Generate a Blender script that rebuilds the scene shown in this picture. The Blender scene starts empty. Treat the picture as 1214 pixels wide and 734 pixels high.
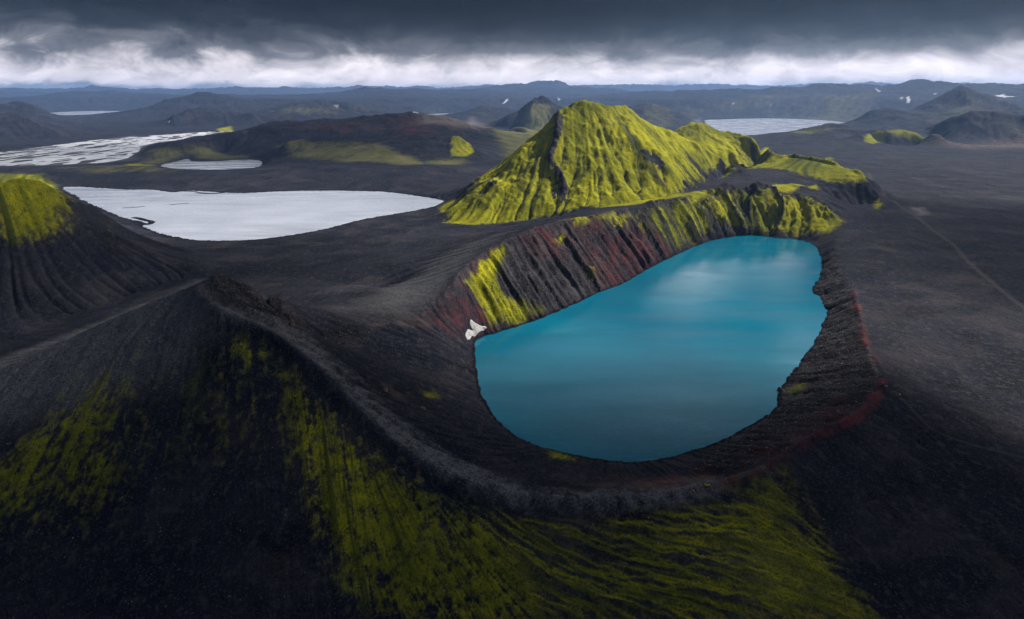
import bpy, bmesh, math, random
import numpy as np
from math import radians
rng = np.random.default_rng(7); random.seed(7)
f4 = np.float32
S = bpy.context.scene
COL = S.collection

# ------------------------------------------------------------------ camera
W0, H0, F0, HC = 1214.0, 734.0, 674.0, 200.0        # reference frame, focal length in its pixels, camera height over the lake
TILT = math.atan((367 - 112) / F0)
cT, sT = math.cos(TILT), math.sin(TILT)
cam = bpy.data.cameras.new('camera'); co = bpy.data.objects.new('camera', cam); COL.objects.link(co)
co.location = (0, 0, HC); co.rotation_euler = (math.pi/2 - TILT, 0, 0)
cam.sensor_width = 36; cam.lens = 36 * F0 / W0; cam.clip_start = 1; cam.clip_end = 200000
S.camera = co

def ray(px, py):
    u = (px - 607) / F0; v = (367 - py) / F0
    dx, dy, dz = u, cT + v * sT, -sT + v * cT
    h = math.hypot(dx, dy)
    return math.atan2(dx, dy), dz / h
def Z(px, py, z):                                    # point seen at a direction, at height z
    a, s = ray(px, py); r = (z - HC) / s
    return (r * math.sin(a), r * math.cos(a), z)
far = lambda r: r if r < 6500 else 6500 + (r - 6500) * 2.0
def R(px, py, r):                                    # ... at ground distance r
    a, s = ray(px, py - (5 if r > 7600 else 0)); r = far(r)
    return (r * math.sin(a), r * math.cos(a), HC + r * s)
def P(px, r, z):
    a, s = ray(px, 112); r = far(r)
    return (r * math.sin(a), r * math.cos(a), z)

# ------------------------------------------------------------------ feature curves of the land (ridges, rims, shores, feet of slopes)
crater_shore = [(563,415),(565,440),(572,470),(590,498),(620,520),(660,534),(700,543),(740,548),(780,545),(820,535),(860,520),(895,500),(918,484),(924,462),(945,435),(962,410),(975,385),(980,370),(972,352),(963,345),(973,325),(975,312),(965,291),(945,284),(920,282),(890,279),(860,282),(835,288),(800,303),(770,318),(740,335),(710,347),(680,361),(640,378),(610,388),(585,396),(566,402)]
west_shore = [(75,222),(120,223),(150,225),(180,225),(205,228),(225,226),(260,228),(290,229),(330,227),(400,226),(460,228),(500,233),(525,238),(520,243),(490,250),(440,258),(400,268),(350,278),(300,284),(250,285),(220,283),(190,277),(172,269),(165,263),(140,255),(115,245),(95,235)]
pond_shore = [(190,196),(212,191),(222,188),(228,191),(250,191.5),(290,189),(311,191.5),(306,198),(280,201.5),(240,202),(205,200)]
east_shore = [(835,143),(860,141.5),(920,140.5),(980,143),(1020,148),(1002,151),(985,149),(965,153),(930,158),(890,162),(865,162),(845,152)]
far_shore = [(40,136.5),(70,133),(120,131.5),(185,133),(178,136),(120,138),(60,139)]
mid_shore = [(500,136),(525,134.5),(555,135),(552,138),(520,139),(495,138.5)]
LZ = {'crater': 0.0, 'west': -2.0, 'pond': 0.0, 'east': 0.0, 'far': 0.0, 'mid': 0.0}
C = []                                               # (points, closed)
def curve(pts, closed=False): C.append((pts, closed))
def zc(pts): return [Z(*p) for p in pts]
def rc(pts): return [R(*p) for p in pts]
curve([Z(x, y, 0) for x, y in crater_shore], True)
curve([Z(x, y, -2) for x, y in west_shore], True)
for sh in (pond_shore, east_shore, far_shore, mid_shore): curve([Z(x, y, 0) for x, y in sh], True)
# crater rim, near and right side
curve(zc([(255,328,100),(238,333,99),(232,342,97),(240,354,94),(265,370,89),(300,385,83),(335,404,76),(370,433,67),(400,460,59),(430,492,51),(470,526,41),(520,557,32),(570,578,26),(620,590,22.5),(670,595,20.5),(720,593,19.5),(770,588,19),(810,582,18.5),(850,572,18.5),(900,555,19.5),(950,525,21.5),(985,505,22.5),(1015,490,23),(1036,470,23.5),(1045,452,23.5),(1038,430,23),(1027,410,22),(1021,385,20),(1019,360,18),(1010,340,16),(1000,320,14),(993,305,12.5),(985,292,11.5)]))
curve(zc([(275,362,88),(322,372,82),(360,391,75),(396,418,66),(425,446,58),(456,476,50),(491,508,40.5),(536,541,32),(580,562,26.5),(626,576,23),(672,582,21),(720,581,20),(770,577,19)]))
# back rim and the cliff
curve(zc([(255,328,100),(275,333,93),(300,345,82),(330,356,66),(370,364,52),(405,369,43),(448,371,36),(490,372,31),(515,367,30),(530,350,36),(540,333,44),(562,308,54),(585,292,60),(618,278,64),(640,268,66),(670,261,66),(700,256,65),(735,248,63),(770,241,61),(800,235,59),(830,228,57),(855,225,56),(885,224,55),(912,219,57),(940,219,55),(957,232,46),(978,246,34),(1003,262,20),(992,282,13),(985,292,11.5)]))
curve(zc([(259,352,82),(275,363,69),(300,376,59),(340,392,49),(400,415,37)]))          # hollow under the summit
curve(zc([(940,232,46),(930,250,30),(915,268,10)])); curve(zc([(890,236,46),(880,262,14)]))
# outer foreground slopes
curve(zc([(232,342,97),(232,440,64),(232,560,36),(232,734,12)]))
curve(zc([(238,333,99),(120,383,72),(0,437,45),(-140,500,15)]))
curve(zc([(-200,760,0),(0,745,7),(232,745,11),(430,745,8),(620,745,7),(800,745,5),(1000,745,1),(1214,745,-2),(1420,745,-3)]))
curve(zc([(430,600,30),(520,640,20),(640,660,14),(800,655,10),(940,650,7)]))
curve([P(-900,60,-22),P(100,60,-20),P(607,60,-20),P(1100,60,-22),P(2100,60,-22)])
curve(zc([(-260,430,4),(-150,420,5),(0,405,6),(100,370,6),(200,335,6),(300,325,7),(400,335,9),(470,342,13)]))
# plain between the lakes
curve(zc([(165,290,2),(250,300,2),(330,296,2),(400,284,3),(470,266,5),(530,252,6)]))
curve(zc([(330,300,5),(350,297,8),(372,301,4)]))
curve(zc([(470,300,9),(530,283,12),(575,272,15),(600,268,17)]))
# the mountain
curve(zc([(528,262,11),(560,266,14),(600,264,17),(650,258,24),(700,247,38),(760,240,42),(800,232,44),(840,215,45),(870,205,45),(905,200,42)]))
curve(rc([(530,250,930),(560,236,945),(578,223,960),(583,217,962),(592,213,975),(605,196,1000),(630,170,1050),(645,153,1080),(659,136,1100),(672,126,1120),(690,116,1130),(700,118,1140),(709,123,1145),(722,127,1155),(737,125,1160),(750,135,1175),(765,145,1190),(800,161,1220),(830,176,1250),(852,188,1260),(880,196,1250)]))
curve(rc([(660,136,1098),(658,150,1065),(657,168,1035),(652,190,1000),(668,215,950),(672,238,905)]))
curve(rc([(737,125,1160),(760,160,1090),(785,190,1040),(806,218,1000)]))
curve(rc([(700,118,1140),(712,150,1075),(735,195,1000),(745,225,940)]))
curve([P(480,1150,4),P(560,1300,10),P(640,1450,15),P(740,1520,20),P(800,1560,25)])
curve(rc([(800,157,1450),(810,150,1470),(822,146,1480),(850,155,1480),(880,163,1450),(910,172,1420),(930,183,1400),(960,187,1380),(1000,197,1330),(1026,213,1250)]))
curve(rc([(822,146,1480),(850,170,1390),(880,186,1320)]))
curve(zc([(905,200,42),(960,212,32),(1000,222,22),(1035,222,16)]))
curve([P(800,1900,8),P(900,1850,8),P(1000,1650,10),P(1060,1450,10)])
# right hand plain
for cc in ([(1050,235,11),(1130,225,9),(1300,225,8)],[(1070,300,13),(1300,290,9)],[(1080,380,15),(1320,370,9)],[(1100,460,14),(1340,450,7)],[(1090,530,12),(1360,530,5)],[(1080,600,8),(1380,620,1)]): curve(zc(cc))
curve(zc([(1002,245,14),(1030,240,16),(1045,250,11)]))
# cone by the west lake
curve(rc([(-60,212,790),(0,206,800),(18,203,800),(35,204,800),(47,207,802),(60,217,805),(100,242,850)])+[Z(150,268,1)])
curve(rc([(18,203,800)])+zc([(22,270,45),(30,335,6)]))
curve(zc([(-140,345,6),(-40,340,6),(30,335,6),(80,322,6),(130,300,5),(165,280,1.5)]))
curve([P(-200,1000,4),P(0,1000,2),P(80,980,1)])
# low swell behind the west lake
curve(zc([(-120,204,18),(-20,204,18),(60,200,17),(150,197,20),(230,204,16),(300,204,15),(345,197,20),(420,201,22),(500,198,22),(560,200,20)]))
curve(zc([(-150,196,-2),(-50,195,-2),(60,194,-2),(130,193,-2)]))
# dark mesa with its ledge
curve(rc([(195,172,2300),(235,166,2350),(280,157,2400),(330,146,2500),(365,144,2530),(400,142,2550),(440,139,2550),(470,135,2550),(495,135,2540),(520,138,2500),(545,146,2450),(575,155,2400),(605,166,2300)]))
curve(rc([(335,168,2020),(370,166,2050),(410,166,2050),(450,170,2000),(475,164,1950),(492,162,1930),(515,164,1920),(532,166,1860),(543,160,1850),(550,168,1840),(562,180,1800)]))
curve(rc([(350,172,2150),(430,168,2200),(520,160,2200),(570,168,2200)]))
curve(zc([(262,182,4),(300,188,10),(330,191,13),(400,197,20),(480,196,21),(560,192,18),(615,182,12)]))
curve([P(150,2900,3),P(300,3050,3),P(450,3100,3),P(620,2900,3)])
# plains further out
curve([P(-900,1800,5),P(-300,2200,0),P(0,3500,0),P(250,3700,1.5)])
curve([P(-900,4300,3),P(0,4300,2),P(300,4500,2),P(500,4200,2),P(720,3000,4),P(780,2600,6)])
curve([P(1050,2000,8),P(1200,1900,8),P(1500,1700,8),P(2300,1500,8)]); curve([P(1100,2500,8),P(1400,2400,8),P(2300,2200,8)])
# craggy hill
curve(rc([(585,152,3650),(600,143,3700),(612,135,3750),(622,129,3800),(634,121,3800),(645,122,3800),(652,126,3780),(665,134,3750),(690,146,3600)]))
curve(rc([(634,121,3800),(625,138,3600)])+[Z(620,152,4)]); curve(zc([(580,155,3),(640,157,3),(690,154,4)])); curve([P(560,4300,3),P(720,4300,3)])
curve(rc([(600,158,2900),(612,151,2950),(625,155,2900)]))
# hills to the east
curve(rc([(935,160,2850),(960,154,2900),(985,148.5,2950),(1003,153,2900)]))
curve(rc([(1022,162,2700),(1040,155,2800),(1060,153,2850),(1085,156,2850),(1112,160,2800)]))
curve(zc([(1020,172,7),(1070,175,7),(1120,172,7)]))
curve(rc([(1100,152,3300),(1135,142,3350),(1165,136,3400),(1190,139,3400),(1215,141,3400),(1300,138,3400)])); curve(zc([(1100,165,8),(1160,172,8),(1300,170,8)]))
curve([P(1050,3900,5),P(1300,4100,5)])
curve(rc([(1075,138,4600),(1100,127,4700),(1120,116,4750),(1137,108,4800),(1150,109,4800),(1172,118,4800),(1200,130,4700),(1240,136,4600)]))
curve([P(1060,5400,5),P(1250,5400,5)])
# scattered hills on the far plain
for crest in ([(205,140,4500),(225,135,4600),(250,132,4650),(275,133,4650),(300,137,4600)], [(322,134,5000),(345,127,5150),(362,129,5150),(385,126,5200),(410,131,5100),(430,135,5000)], [(560,133,5200),(578,128,5300),(600,131,5300),(615,135,5200)], [(690,137,4700),(715,131,4800),(735,132,4800),(760,127,4900),(785,131,4800),(812,137,4700)], [(1030,137,4300),(1048,133,4400),(1065,136,4300)], [(-60,141,3700),(-20,136,3800),(15,138,3750),(35,142,3700)]):
    curve(rc(crest)); x0, x1, r_ = crest[0][0], crest[-1][0], crest[0][2]
    curve([P(x0 - 15, r_ * .93, 2), P((x0 + x1) / 2, r_ * .88, 2), P(x1 + 15, r_ * .93, 2)]); curve([P(x0 - 10, r_ * 1.14, 3), P(x1 + 10, r_ * 1.14, 3)])
# far ranges
curve(rc([(-160,130,5600),(-60,127,5600),(0,127,5500),(22,124,5500),(40,130,5400),(52,137,5200)])); curve([P(-300,4900,2),P(20,4900,2),P(60,4900,2)])
curve(rc([(60,127,9000),(95,116,9500),(130,114,9500),(160,116,9500),(200,122,9000)]))
curve(rc([(195,133,6300),(215,125,6600),(232,117,6700),(246,114,6700),(258,117,6700),(263,119,6700),(270,115.5,6700),(280,121,6700),(300,126,6600),(325,131,6300)]))
curve(rc([(310,132,5600),(350,126,5800),(385,121,6000),(420,127,5800),(450,132,5600)])); curve([P(180,5700,2),P(330,5300,2),P(480,5200,2)])
curve([P(62,5000,1),P(120,5000,1),P(185,5000,1)]); curve([P(64,5500,.5),P(120,5500,.5),P(182,5500,.5)]); curve([P(64,6050,0),P(120,6050,0),P(180,6050,0)])
curve(rc([(395,125,8000),(415,117,8200),(440,109,8300),(465,106,8400),(490,109,8400),(515,113,8400),(545,124,8000)]))
curve(rc([(480,132,6300),(500,126,6500),(515,123,6500),(530,128,6400),(545,134,6200)]))
curve(rc([(560,118,9500),(585,108,9800),(610,106,10000),(650,104,10000),(700,110,9800),(740,116,9000),(790,119,8600)]))
curve(rc([(770,132,6300),(800,124,6500),(825,124,6500),(850,132,6300)]))
curve(rc([(800,121,8000),(840,119,8000),(875,112,7800),(905,107,7600),(940,104,7400),(975,101,7300),(1010,103,7300),(1050,102,7300),(1090,103,7300),(1120,106,7400),(1170,106,7400),(1214,108,7300),(1330,106,7300),(1500,110,7300)]))
curve(zc([(720,141,3),(800,139,3),(900,138,3),(1000,140,3),(1060,141,4)]))
curve(rc([(-300,112,13000),(-100,109,13000),(0,112,13000),(100,110,13000),(200,108,13000),(300,111,13000),(400,109,13000),(500,107,13000),(600,106,13000),(750,106,12500),(900,105,12500),(1200,104,12500),(1600,108,12500)]))
curve([P(-500,10800,5),P(200,10800,5),P(500,11000,5),P(800,10500,5),P(1200,10500,5),P(1700,10500,5)])
curve([P(-900,20000,100),P(607,20000,100),P(2100,20000,100)])

# ------------------------------------------------------------------ harmonic surface through the curves, on a log-polar grid (a harmonic function stays one under log-polar mapping)
TH = radians(68); R0, R1 = 60.0, 36000.0
NTH = 640; DT = 2 * TH / (NTH - 1); NR = int(math.log(R1 / R0) / DT) + 1
L0 = math.log(R0)
def catmull(p, closed):
    p = np.array(p, float)
    n = len(p); q = []
    if n < 3: return p
    for i in range(n if closed else n - 1):
        g = lambda k: p[k % n] if closed else p[min(max(k, 0), n - 1)]
        a, b, c, d = g(i-1), g(i), g(i+1), g(i+2)
        for t in np.linspace(0, 1, 8, endpoint=False):
            q.append(0.5 * (2*b + (c-a)*t + (2*a-5*b+4*c-d)*t*t + (3*b-a-3*c+d)*t**3))
    q.append(p[0] if closed else p[-1])
    return np.array(q)
con_z = np.zeros((NR, NTH)); con_n = np.zeros((NR, NTH))
for pts, closed in C:
    q = catmull(pts, closed)
    for a, b in zip(q[:-1], q[1:]):
        la = np.array([math.log(math.hypot(a[0], a[1])), math.atan2(a[0], a[1])]); lb = np.array([math.log(math.hypot(b[0], b[1])), math.atan2(b[0], b[1])])
        n = int(np.abs(lb - la).max() / DT * 2) + 2
        t = np.linspace(0, 1, n)
        xy = a[None] * (1 - t[:, None]) + b[None] * t[:, None]
        i = np.rint((np.log(np.hypot(xy[:, 0], xy[:, 1])) - L0) / DT).astype(int); j = np.rint((np.arctan2(xy[:, 0], xy[:, 1]) + TH) / DT).astype(int)
        ok = (i >= 0) & (i < NR) & (j >= 0) & (j < NTH)
        np.add.at(con_z, (i[ok], j[ok]), xy[ok, 2]); np.add.at(con_n, (i[ok], j[ok]), 1)
def solve(cz, cn, it):
    if min(cz.shape) > 12:
        nr, nt = (cz.shape[0] + 1) // 2, (cz.shape[1] + 1) // 2
        pz = np.zeros((nr * 2, nt * 2)); pn = np.zeros_like(pz)
        pz[:cz.shape[0], :cz.shape[1]] = cz; pn[:cz.shape[0], :cz.shape[1]] = cn
        c2z = pz.reshape(nr, 2, nt, 2).sum((1, 3)); c2n = pn.reshape(nr, 2, nt, 2).sum((1, 3))
        g = solve(c2z, c2n, it)
        g = np.repeat(np.repeat(g, 2, 0), 2, 1)[:cz.shape[0], :cz.shape[1]]
    else:
        g = np.full(cz.shape, 5.0); it = 400
    m = cn > 0; v = np.where(m, cz / np.maximum(cn, 1), 0).astype(f4); g = g.astype(f4)
    g[m] = v[m]
    for _ in range(it):
        e = np.pad(g, 1, mode='edge')
        g = 0.25 * (e[:-2, 1:-1] + e[2:, 1:-1] + e[1:-1, :-2] + e[1:-1, 2:])
        g[m] = v[m]
    return g
BASE = solve(con_z, con_n, 90)
def blur(a, n):
    for _ in range(n):
        e = np.pad(a, 1, mode='edge'); a = (e[:-2, 1:-1] + 2 * e[1:-1, 1:-1] + e[2:, 1:-1]) * 0.25
        e = np.pad(a, 1, mode='edge'); a = (e[1:-1, :-2] + 2 * e[1:-1, 1:-1] + e[1:-1, 2:]) * 0.25
    return a
BASE = blur(BASE, 2)
def bil(A, i, j):
    i = np.clip(i, 0, A.shape[0] - 1.001); j = np.clip(j, 0, A.shape[1] - 1.001)
    i0 = i.astype(np.int32); j0 = j.astype(np.int32); u = (i - i0).astype(f4); v = (j - j0).astype(f4)
    return (A[i0, j0] * (1-u) + A[i0+1, j0] * u) * (1-v) + (A[i0, j0+1] * (1-u) + A[i0+1, j0+1] * u) * v

# the mesh grid: finer columns, rows finer near by
NC = 1340
lr = np.concatenate([np.arange(math.log(70), math.log(150), 0.006), np.arange(math.log(150), math.log(4600), 0.0031), np.arange(math.log(4600), math.log(R1) - .01, 0.009)])
NRW = len(lr)
dth = 2 * TH / (NC - 1)
th = (-TH + dth * np.arange(NC))
LR, T = np.meshgrid(lr, th, indexing='ij')
RR = np.exp(LR).astype(f4); X = (RR * np.sin(T)).astype(f4); Y = (RR * np.cos(T)).astype(f4)
h = bil(BASE, (LR - L0) / DT, (T + TH) / DT).astype(f4)
del LR

# ------------------------------------------------------------------ noise
_perm = rng.permutation(65536).astype(np.int32); _ga = (rng.random(65536) * 2 * np.pi)
_gx, _gy = np.cos(_ga).astype(f4), np.sin(_ga).astype(f4)
def perlin(x, y):
    xi = np.floor(x); yi = np.floor(y); xf = (x - xi).astype(f4); yf = (y - yi).astype(f4)
    xi = xi.astype(np.int32); yi = yi.astype(np.int32)
    u = xf*xf*xf*(xf*(xf*6-15)+10); v = yf*yf*yf*(yf*(yf*6-15)+10)
    def g(ix, iy, dx, dy):
        k = _perm[(_perm[ix & 65535] + iy) & 65535]
        return _gx[k] * dx + _gy[k] * dy
    a = g(xi, yi, xf, yf); b = g(xi+1, yi, xf-1, yf); c = g(xi, yi+1, xf, yf-1); d = g(xi+1, yi+1, xf-1, yf-1)
    a += u * (b - a); c += u * (d - c)
    return 1.5 * (a + v * (c - a))
def fbm(x, y, scale, octs, gain=0.5, seed=0.0, ridged=False):
    s = 0; amp = 1.0; tot = 0; x = x / scale + seed * 17.3; y = y / scale - seed * 9.1
    for _ in range(octs):
        n = perlin(x, y)
        if ridged: n = 1 - 2 * np.abs(n)
        s = s + amp * n; tot += amp; amp *= gain; x, y = (x * 1.62 + y * 1.18) , (y * 1.62 - x * 1.18)
    return s / tot
def smooth(a, lo, hi):
    t = np.clip((a - lo) / (hi - lo), 0, 1); return t * t * (3 - 2 * t)

# ------------------------------------------------------------------ picking points of the ground
GR = np.exp(lr)
def hit(px, py, hh=None):
    a, s = ray(px, py)
    j = (a + TH) / dth; j0 = int(np.clip(j, 0, NC - 2)); v = j - j0
    col = HIT[:, j0] * (1 - v) + HIT[:, j0 + 1] * v
    d = col - (HC + GR * s)
    k = np.argmax(d >= 0)
    if d[k] < 0: k = len(GR) - 1
    if k > 0:
        t = d[k-1] / (d[k-1] - d[k]); r = GR[k-1] * (1 - t) + GR[k] * t
    else: r = GR[0]
    return (r * math.sin(a), r * math.cos(a), HC + r * s)
HIT = h.copy()

def sdf(poly, pad):
    """signed distance (positive inside) to a polygon on the ground, only near it"""
    p = np.array([q[:2] for q in poly], float)
    lo, hi = p.min(0) - pad, p.max(0) + pad
    m = (X > lo[0]) & (X < hi[0]) & (Y > lo[1]) & (Y < hi[1])
    ii = np.nonzero(m); x = X[ii].astype(np.float64); y = Y[ii].astype(np.float64)
    d = np.full(x.shape, 1e18); inside = np.zeros(x.shape, bool)
    for a, b in zip(p, np.roll(p, -1, 0)):
        e = b - a; L = max(e @ e, 1e-9)
        t = np.clip(((x - a[0]) * e[0] + (y - a[1]) * e[1]) / L, 0, 1)
        d = np.minimum(d, (x - a[0] - t * e[0])**2 + (y - a[1] - t * e[1])**2)
        c = ((a[1] > y) != (b[1] > y))
        if abs(e[1]) > 1e-9: inside ^= c & (x < (b[0] - a[0]) * (y - a[1]) / e[1] + a[0])
    d = np.sqrt(d); return ii, np.where(inside, d, -d).astype(f4)
def line_dist(pts, pad):
    p = np.array([q[:2] for q in pts], float); lo, hi = p.min(0) - pad, p.max(0) + pad
    ii = np.nonzero((X > lo[0]) & (X < hi[0]) & (Y > lo[1]) & (Y < hi[1])); x = X[ii].astype(np.float64); y = Y[ii].astype(np.float64)
    d = np.full(x.shape, 1e18)
    for a, b in zip(p[:-1], p[1:]):
        e = b - a; L = max(e @ e, 1e-9); t = np.clip(((x - a[0]) * e[0] + (y - a[1]) * e[1]) / L, 0, 1)
        d = np.minimum(d, (x - a[0] - t * e[0])**2 + (y - a[1] - t * e[1])**2)
    return ii, np.sqrt(d).astype(f4)
def paint(target, polys, val=1.0, soft=0.15, mode='max'):
    """soft-edged patch; soft is a share of the distance from the camera's foot"""
    for poly in polys:
        w = [hit(*q) for q in poly]
        r = np.median([math.hypot(q[0], q[1]) for q in w]); s = soft * r
        ii, d = sdf(w, s * 1.2)
        v = smooth(d, -s, s) * val
        if mode == 'max': target[ii] = np.maximum(target[ii], v)
        else: target[ii] = target[ii] * (1 - v)
def paint_line(target, lines, width, val=1.0):
    for ln in lines:
        w = catmull([hit(*q) for q in ln], False)
        ii, d = line_dist(w, width * 2.5)
        target[ii] = np.maximum(target[ii], val * (1 - smooth(d, width * .4, width * 1.6)))

# ------------------------------------------------------------------ streamlines: smear noise down the slopes
hs = blur(h, 6)
gl = np.gradient(hs, axis=0); gt = np.gradient(hs, axis=1)
dl = np.gradient(lr).astype(f4)[:, None]
slope = np.hypot(gl / (dl * RR), gt / (f4(dth) * RR)).astype(f4)
di = -(gl / dl) / dl; dj = -(gt / f4(dth)) / f4(dth)
guides = [[(400,510),(410,600),(430,734)],[(480,560),(530,640),(590,734)],[(560,600),(630,650),(740,695),(900,730)],[(640,620),(740,645),(860,668),(980,705)],[(680,608),(800,628),(900,640),(985,668)],[(860,590),(930,608),(975,645)],[(900,560),(950,580),(985,620)],[(250,400),(245,560),(238,734)],[(120,420),(60,520),(0,640)],[(200,400),(150,560),(100,734)],[(330,430),(345,560),(350,734)]]
gp = []; gd = []
for g in guides:
    q = catmull([hit(*p) for p in g], False)
    gp += list(0.5 * (q[1:, :2] + q[:-1, :2])); e = q[1:, :2] - q[:-1, :2]; gd += list(e / np.linalg.norm(e, axis=1)[:, None])
gp = np.array(gp)[::2]; gd = np.array(gd)[::2]
fgm = np.zeros_like(h)
paint(fgm, [[(-100,430),(150,400),(235,350),(300,395),(370,440),(430,500),(520,565),(620,600),(720,602),(860,582),(930,556),(1000,620),(1060,734),(500,745),(0,745),(-100,745)]], 1, 0.03)
ii = np.nonzero(fgm > 0.01); ex = np.zeros(len(ii[0]), f4); ey = np.zeros(len(ii[0]), f4)
for p, d in zip(gp, gd):
    wgt = 1 / (((X[ii] - p[0])**2 + (Y[ii] - p[1])**2) + 20)**1.5
    ex += wgt * d[0]; ey += wgt * d[1]
n = np.hypot(ex, ey) + 1e-9; ex /= n; ey /= n
er = ex * np.sin(T[ii]) + ey * np.cos(T[ii]); et = ex * np.cos(T[ii]) - ey * np.sin(T[ii])
m = np.sqrt(di**2 + dj**2) + 1e-9; di /= m; dj /= m
di2 = er / (dl[ii[0], 0]); dj2 = et / f4(dth); m = np.sqrt(di2**2 + dj2**2); di2 /= m; dj2 /= m
f_ = fgm[ii]; di[ii] = di[ii] * (1 - f_) + di2 * f_; dj[ii] = dj[ii] * (1 - f_) + dj2 * f_
m = np.sqrt(di**2 + dj**2) + 1e-9; di = (di / m).astype(f4); dj = (dj / m).astype(f4)
II, JJ = np.meshgrid(np.arange(NRW, dtype=f4), np.arange(NC, dtype=f4), indexing='ij')
def lic(src, steps, step):
    acc = src.copy(); wsum = 1.0
    for sgn in (1, -1):
        pi, pj = II.copy(), JJ.copy()
        for k in range(steps):
            a = np.clip(np.rint(pi), 0, NRW-1).astype(np.int32); b = np.clip(np.rint(pj), 0, NC-1).astype(np.int32)
            pi += sgn * step * di[a, b]; pj += sgn * step * dj[a, b]
            w = 1 - k / steps
            acc += w * bil(src, pi, pj); wsum += w
    acc /= wsum
    acc -= acc.mean(); return acc / (acc.std() + 1e-9)
wn = rng.standard_normal((NRW, NC)).astype(f4)
LF = lic(blur(wn, 1), 26, 1.3)                 # fine streaks
wn = rng.standard_normal((NRW, NC)).astype(f4)
LM = lic(blur(wn, 14), 34, 2.2)                # broad gullies
wn = rng.standard_normal((NRW, NC)).astype(f4)
LS = np.clip(lic(blur(wn, 2), 50, 1.6), -2.5, 2.5)   # rills
del wn
LF = np.clip(LF, -2.5, 2.5); LM = np.clip(LM, -2.5, 2.5)

# ------------------------------------------------------------------ masks for the ground cover
N1 = fbm(X, Y, 60, 4, .55, 1); N2 = fbm(X, Y, 9, 3, .6, 2); N3 = fbm(X, Y, 260, 4, .5, 3); N4 = fbm(X, Y, 1500, 5, .5, 4)
rock = np.zeros_like(h)                        # rough broken lava
paint(rock, [[(236,338),(258,328),(300,345),(345,362),(360,380),(330,392),(300,380),(265,364),(245,352)],
             [(340,385),(400,380),(440,390),(420,410),(360,402)]], .75, .02)
paint(rock, [[(600,285),(640,268),(700,256),(770,241),(800,235),(850,226),(912,220),(960,235),(1003,262),(975,282),(900,277),(850,283),(800,300),(740,335),(680,360),(610,388),(590,360),(570,330)]], .8, .02)
paint(rock, [[(985,300),(1010,345),(1020,390),(1040,440),(1035,470),(1000,495),(940,528),(880,555),(820,560),(850,525),(910,490),(925,460),(960,410),(978,370),(965,345),(975,310)]], 1, .012)
paint(rock, [[(574,222),(583,214),(594,216),(592,228),(578,232)],[(652,140),(664,140),(662,180),(672,210),(665,225),(655,200),(650,185)]], 1, .006)
tail = smooth(RR, 2400, 4200)
# heights: gullies, crags, wrinkles
rel = np.clip(h, 0, 400)
steep = smooth(slope, .08, .45)
gul = fbm(X, Y, 45, 4, .5, 5, True)
h = h + steep * (0.0021 * RR) * (LM * (.35 - .27 * smooth(RR, 780, 870)) + LS * .2 + LF * .08) * (1 - .85 * fgm)
h = h + fgm * (LM * .22 + LS * .1 + LF * .03)
cliff = np.zeros_like(h)
paint(cliff, [[(545,330),(600,287),(640,270),(700,257),(770,243),(800,237),(850,228),(912,222),(960,236),(1003,262),(975,280),(900,275),(850,281),(800,298),(740,333),(680,358),(610,386),(575,385)]], 1, .02)
h = h + cliff * (0.0075 * RR) * (np.abs(LM) * .45 - .3 + .2 * LS + .08 * LF + .9 * fbm(X, Y, 38, 5, .6, 41, True) - .2) * smooth(slope, .1, .4)
h = h + rock * (0.0050 * RR) * (fbm(X, Y, 26, 5, .62, 6, True) - .25) * smooth(slope, .05, .3)
h = h + tail * rel * (.5 * fbm(X, Y, 520, 7, .56, 7, True) + .22 * N4 + smooth(RR, 5600, 7500) * (1.5 * fbm(X, Y, 3000, 6, .52, 51, True) - .2)) * .85
h = h + smooth(RR, 1300, 1900) * np.clip(rel, 0, 60) * .22 * fbm(X, Y, 180, 5, .5, 8, True)
mt = smooth(RR, 830, 880) * (1 - smooth(RR, 1500, 1700)) * smooth(h, 14, 40)
h = h + mt * steep * (12 * (fbm(X, Y, 100, 5, .52, 9, True) - .2) + 2.2 * fbm(X, Y, 16, 4, .6, 43, True) - .8 * np.abs(LM) + .6 + .3 * LS)
h = h + (.35 + .0011 * RR) * N1 * (1 - smooth(RR, 4000, 6000)) * .7 + .0012 * RR * N2 * .35
# running water: drops follow the steepest way down and their paths carve gullies
def erode(hh, weight, n, steps, depth, cap):
    cs = np.cumsum(weight.ravel().astype(np.float64)); p0 = np.searchsorted(cs, rng.random(n) * cs[-1])
    pi = (p0 // NC).astype(f4) + rng.random(n).astype(f4) - .5; pj = (p0 % NC).astype(f4) + rng.random(n).astype(f4) - .5
    hb = blur(hh + .0005 * RR * rng.standard_normal(hh.shape).astype(f4), 1)
    ga = -(np.gradient(hb, axis=0) / (dl * RR)) / (dl * RR); gb = -(np.gradient(hb, axis=1) / (f4(dth) * RR)) / (f4(dth) * RR)
    A = np.zeros(hh.size); vi = np.zeros(n, f4); vj = np.zeros(n, f4)
    for k in range(steps):
        a = np.clip(np.rint(pi), 0, NRW-1).astype(np.int32); b = np.clip(np.rint(pj), 0, NC-1).astype(np.int32)
        A += np.bincount(a * NC + b, minlength=hh.size)
        u, v = ga[a, b], gb[a, b]; m = np.sqrt(u*u + v*v) + 1e-12
        vi = .55 * vi + .45 * u / m; vj = .55 * vj + .45 * v / m; m = np.sqrt(vi*vi + vj*vj) + 1e-9
        pi = np.clip(pi + vi / m, 0, NRW-1); pj = np.clip(pj + vj / m, 0, NC-1)
    A = A.reshape(hh.shape).astype(f4)
    lg = np.log1p(A / max(1e-6, float((A * weight).sum() / weight.sum())) * 2)
    return hh - depth * RR * np.minimum(blur(lg, 1), cap) * smooth(slope, .15, .38) * (1 - .97 * fgm) * (1 - np.maximum(.76 * mt, .66 * cliff)), lg
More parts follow.
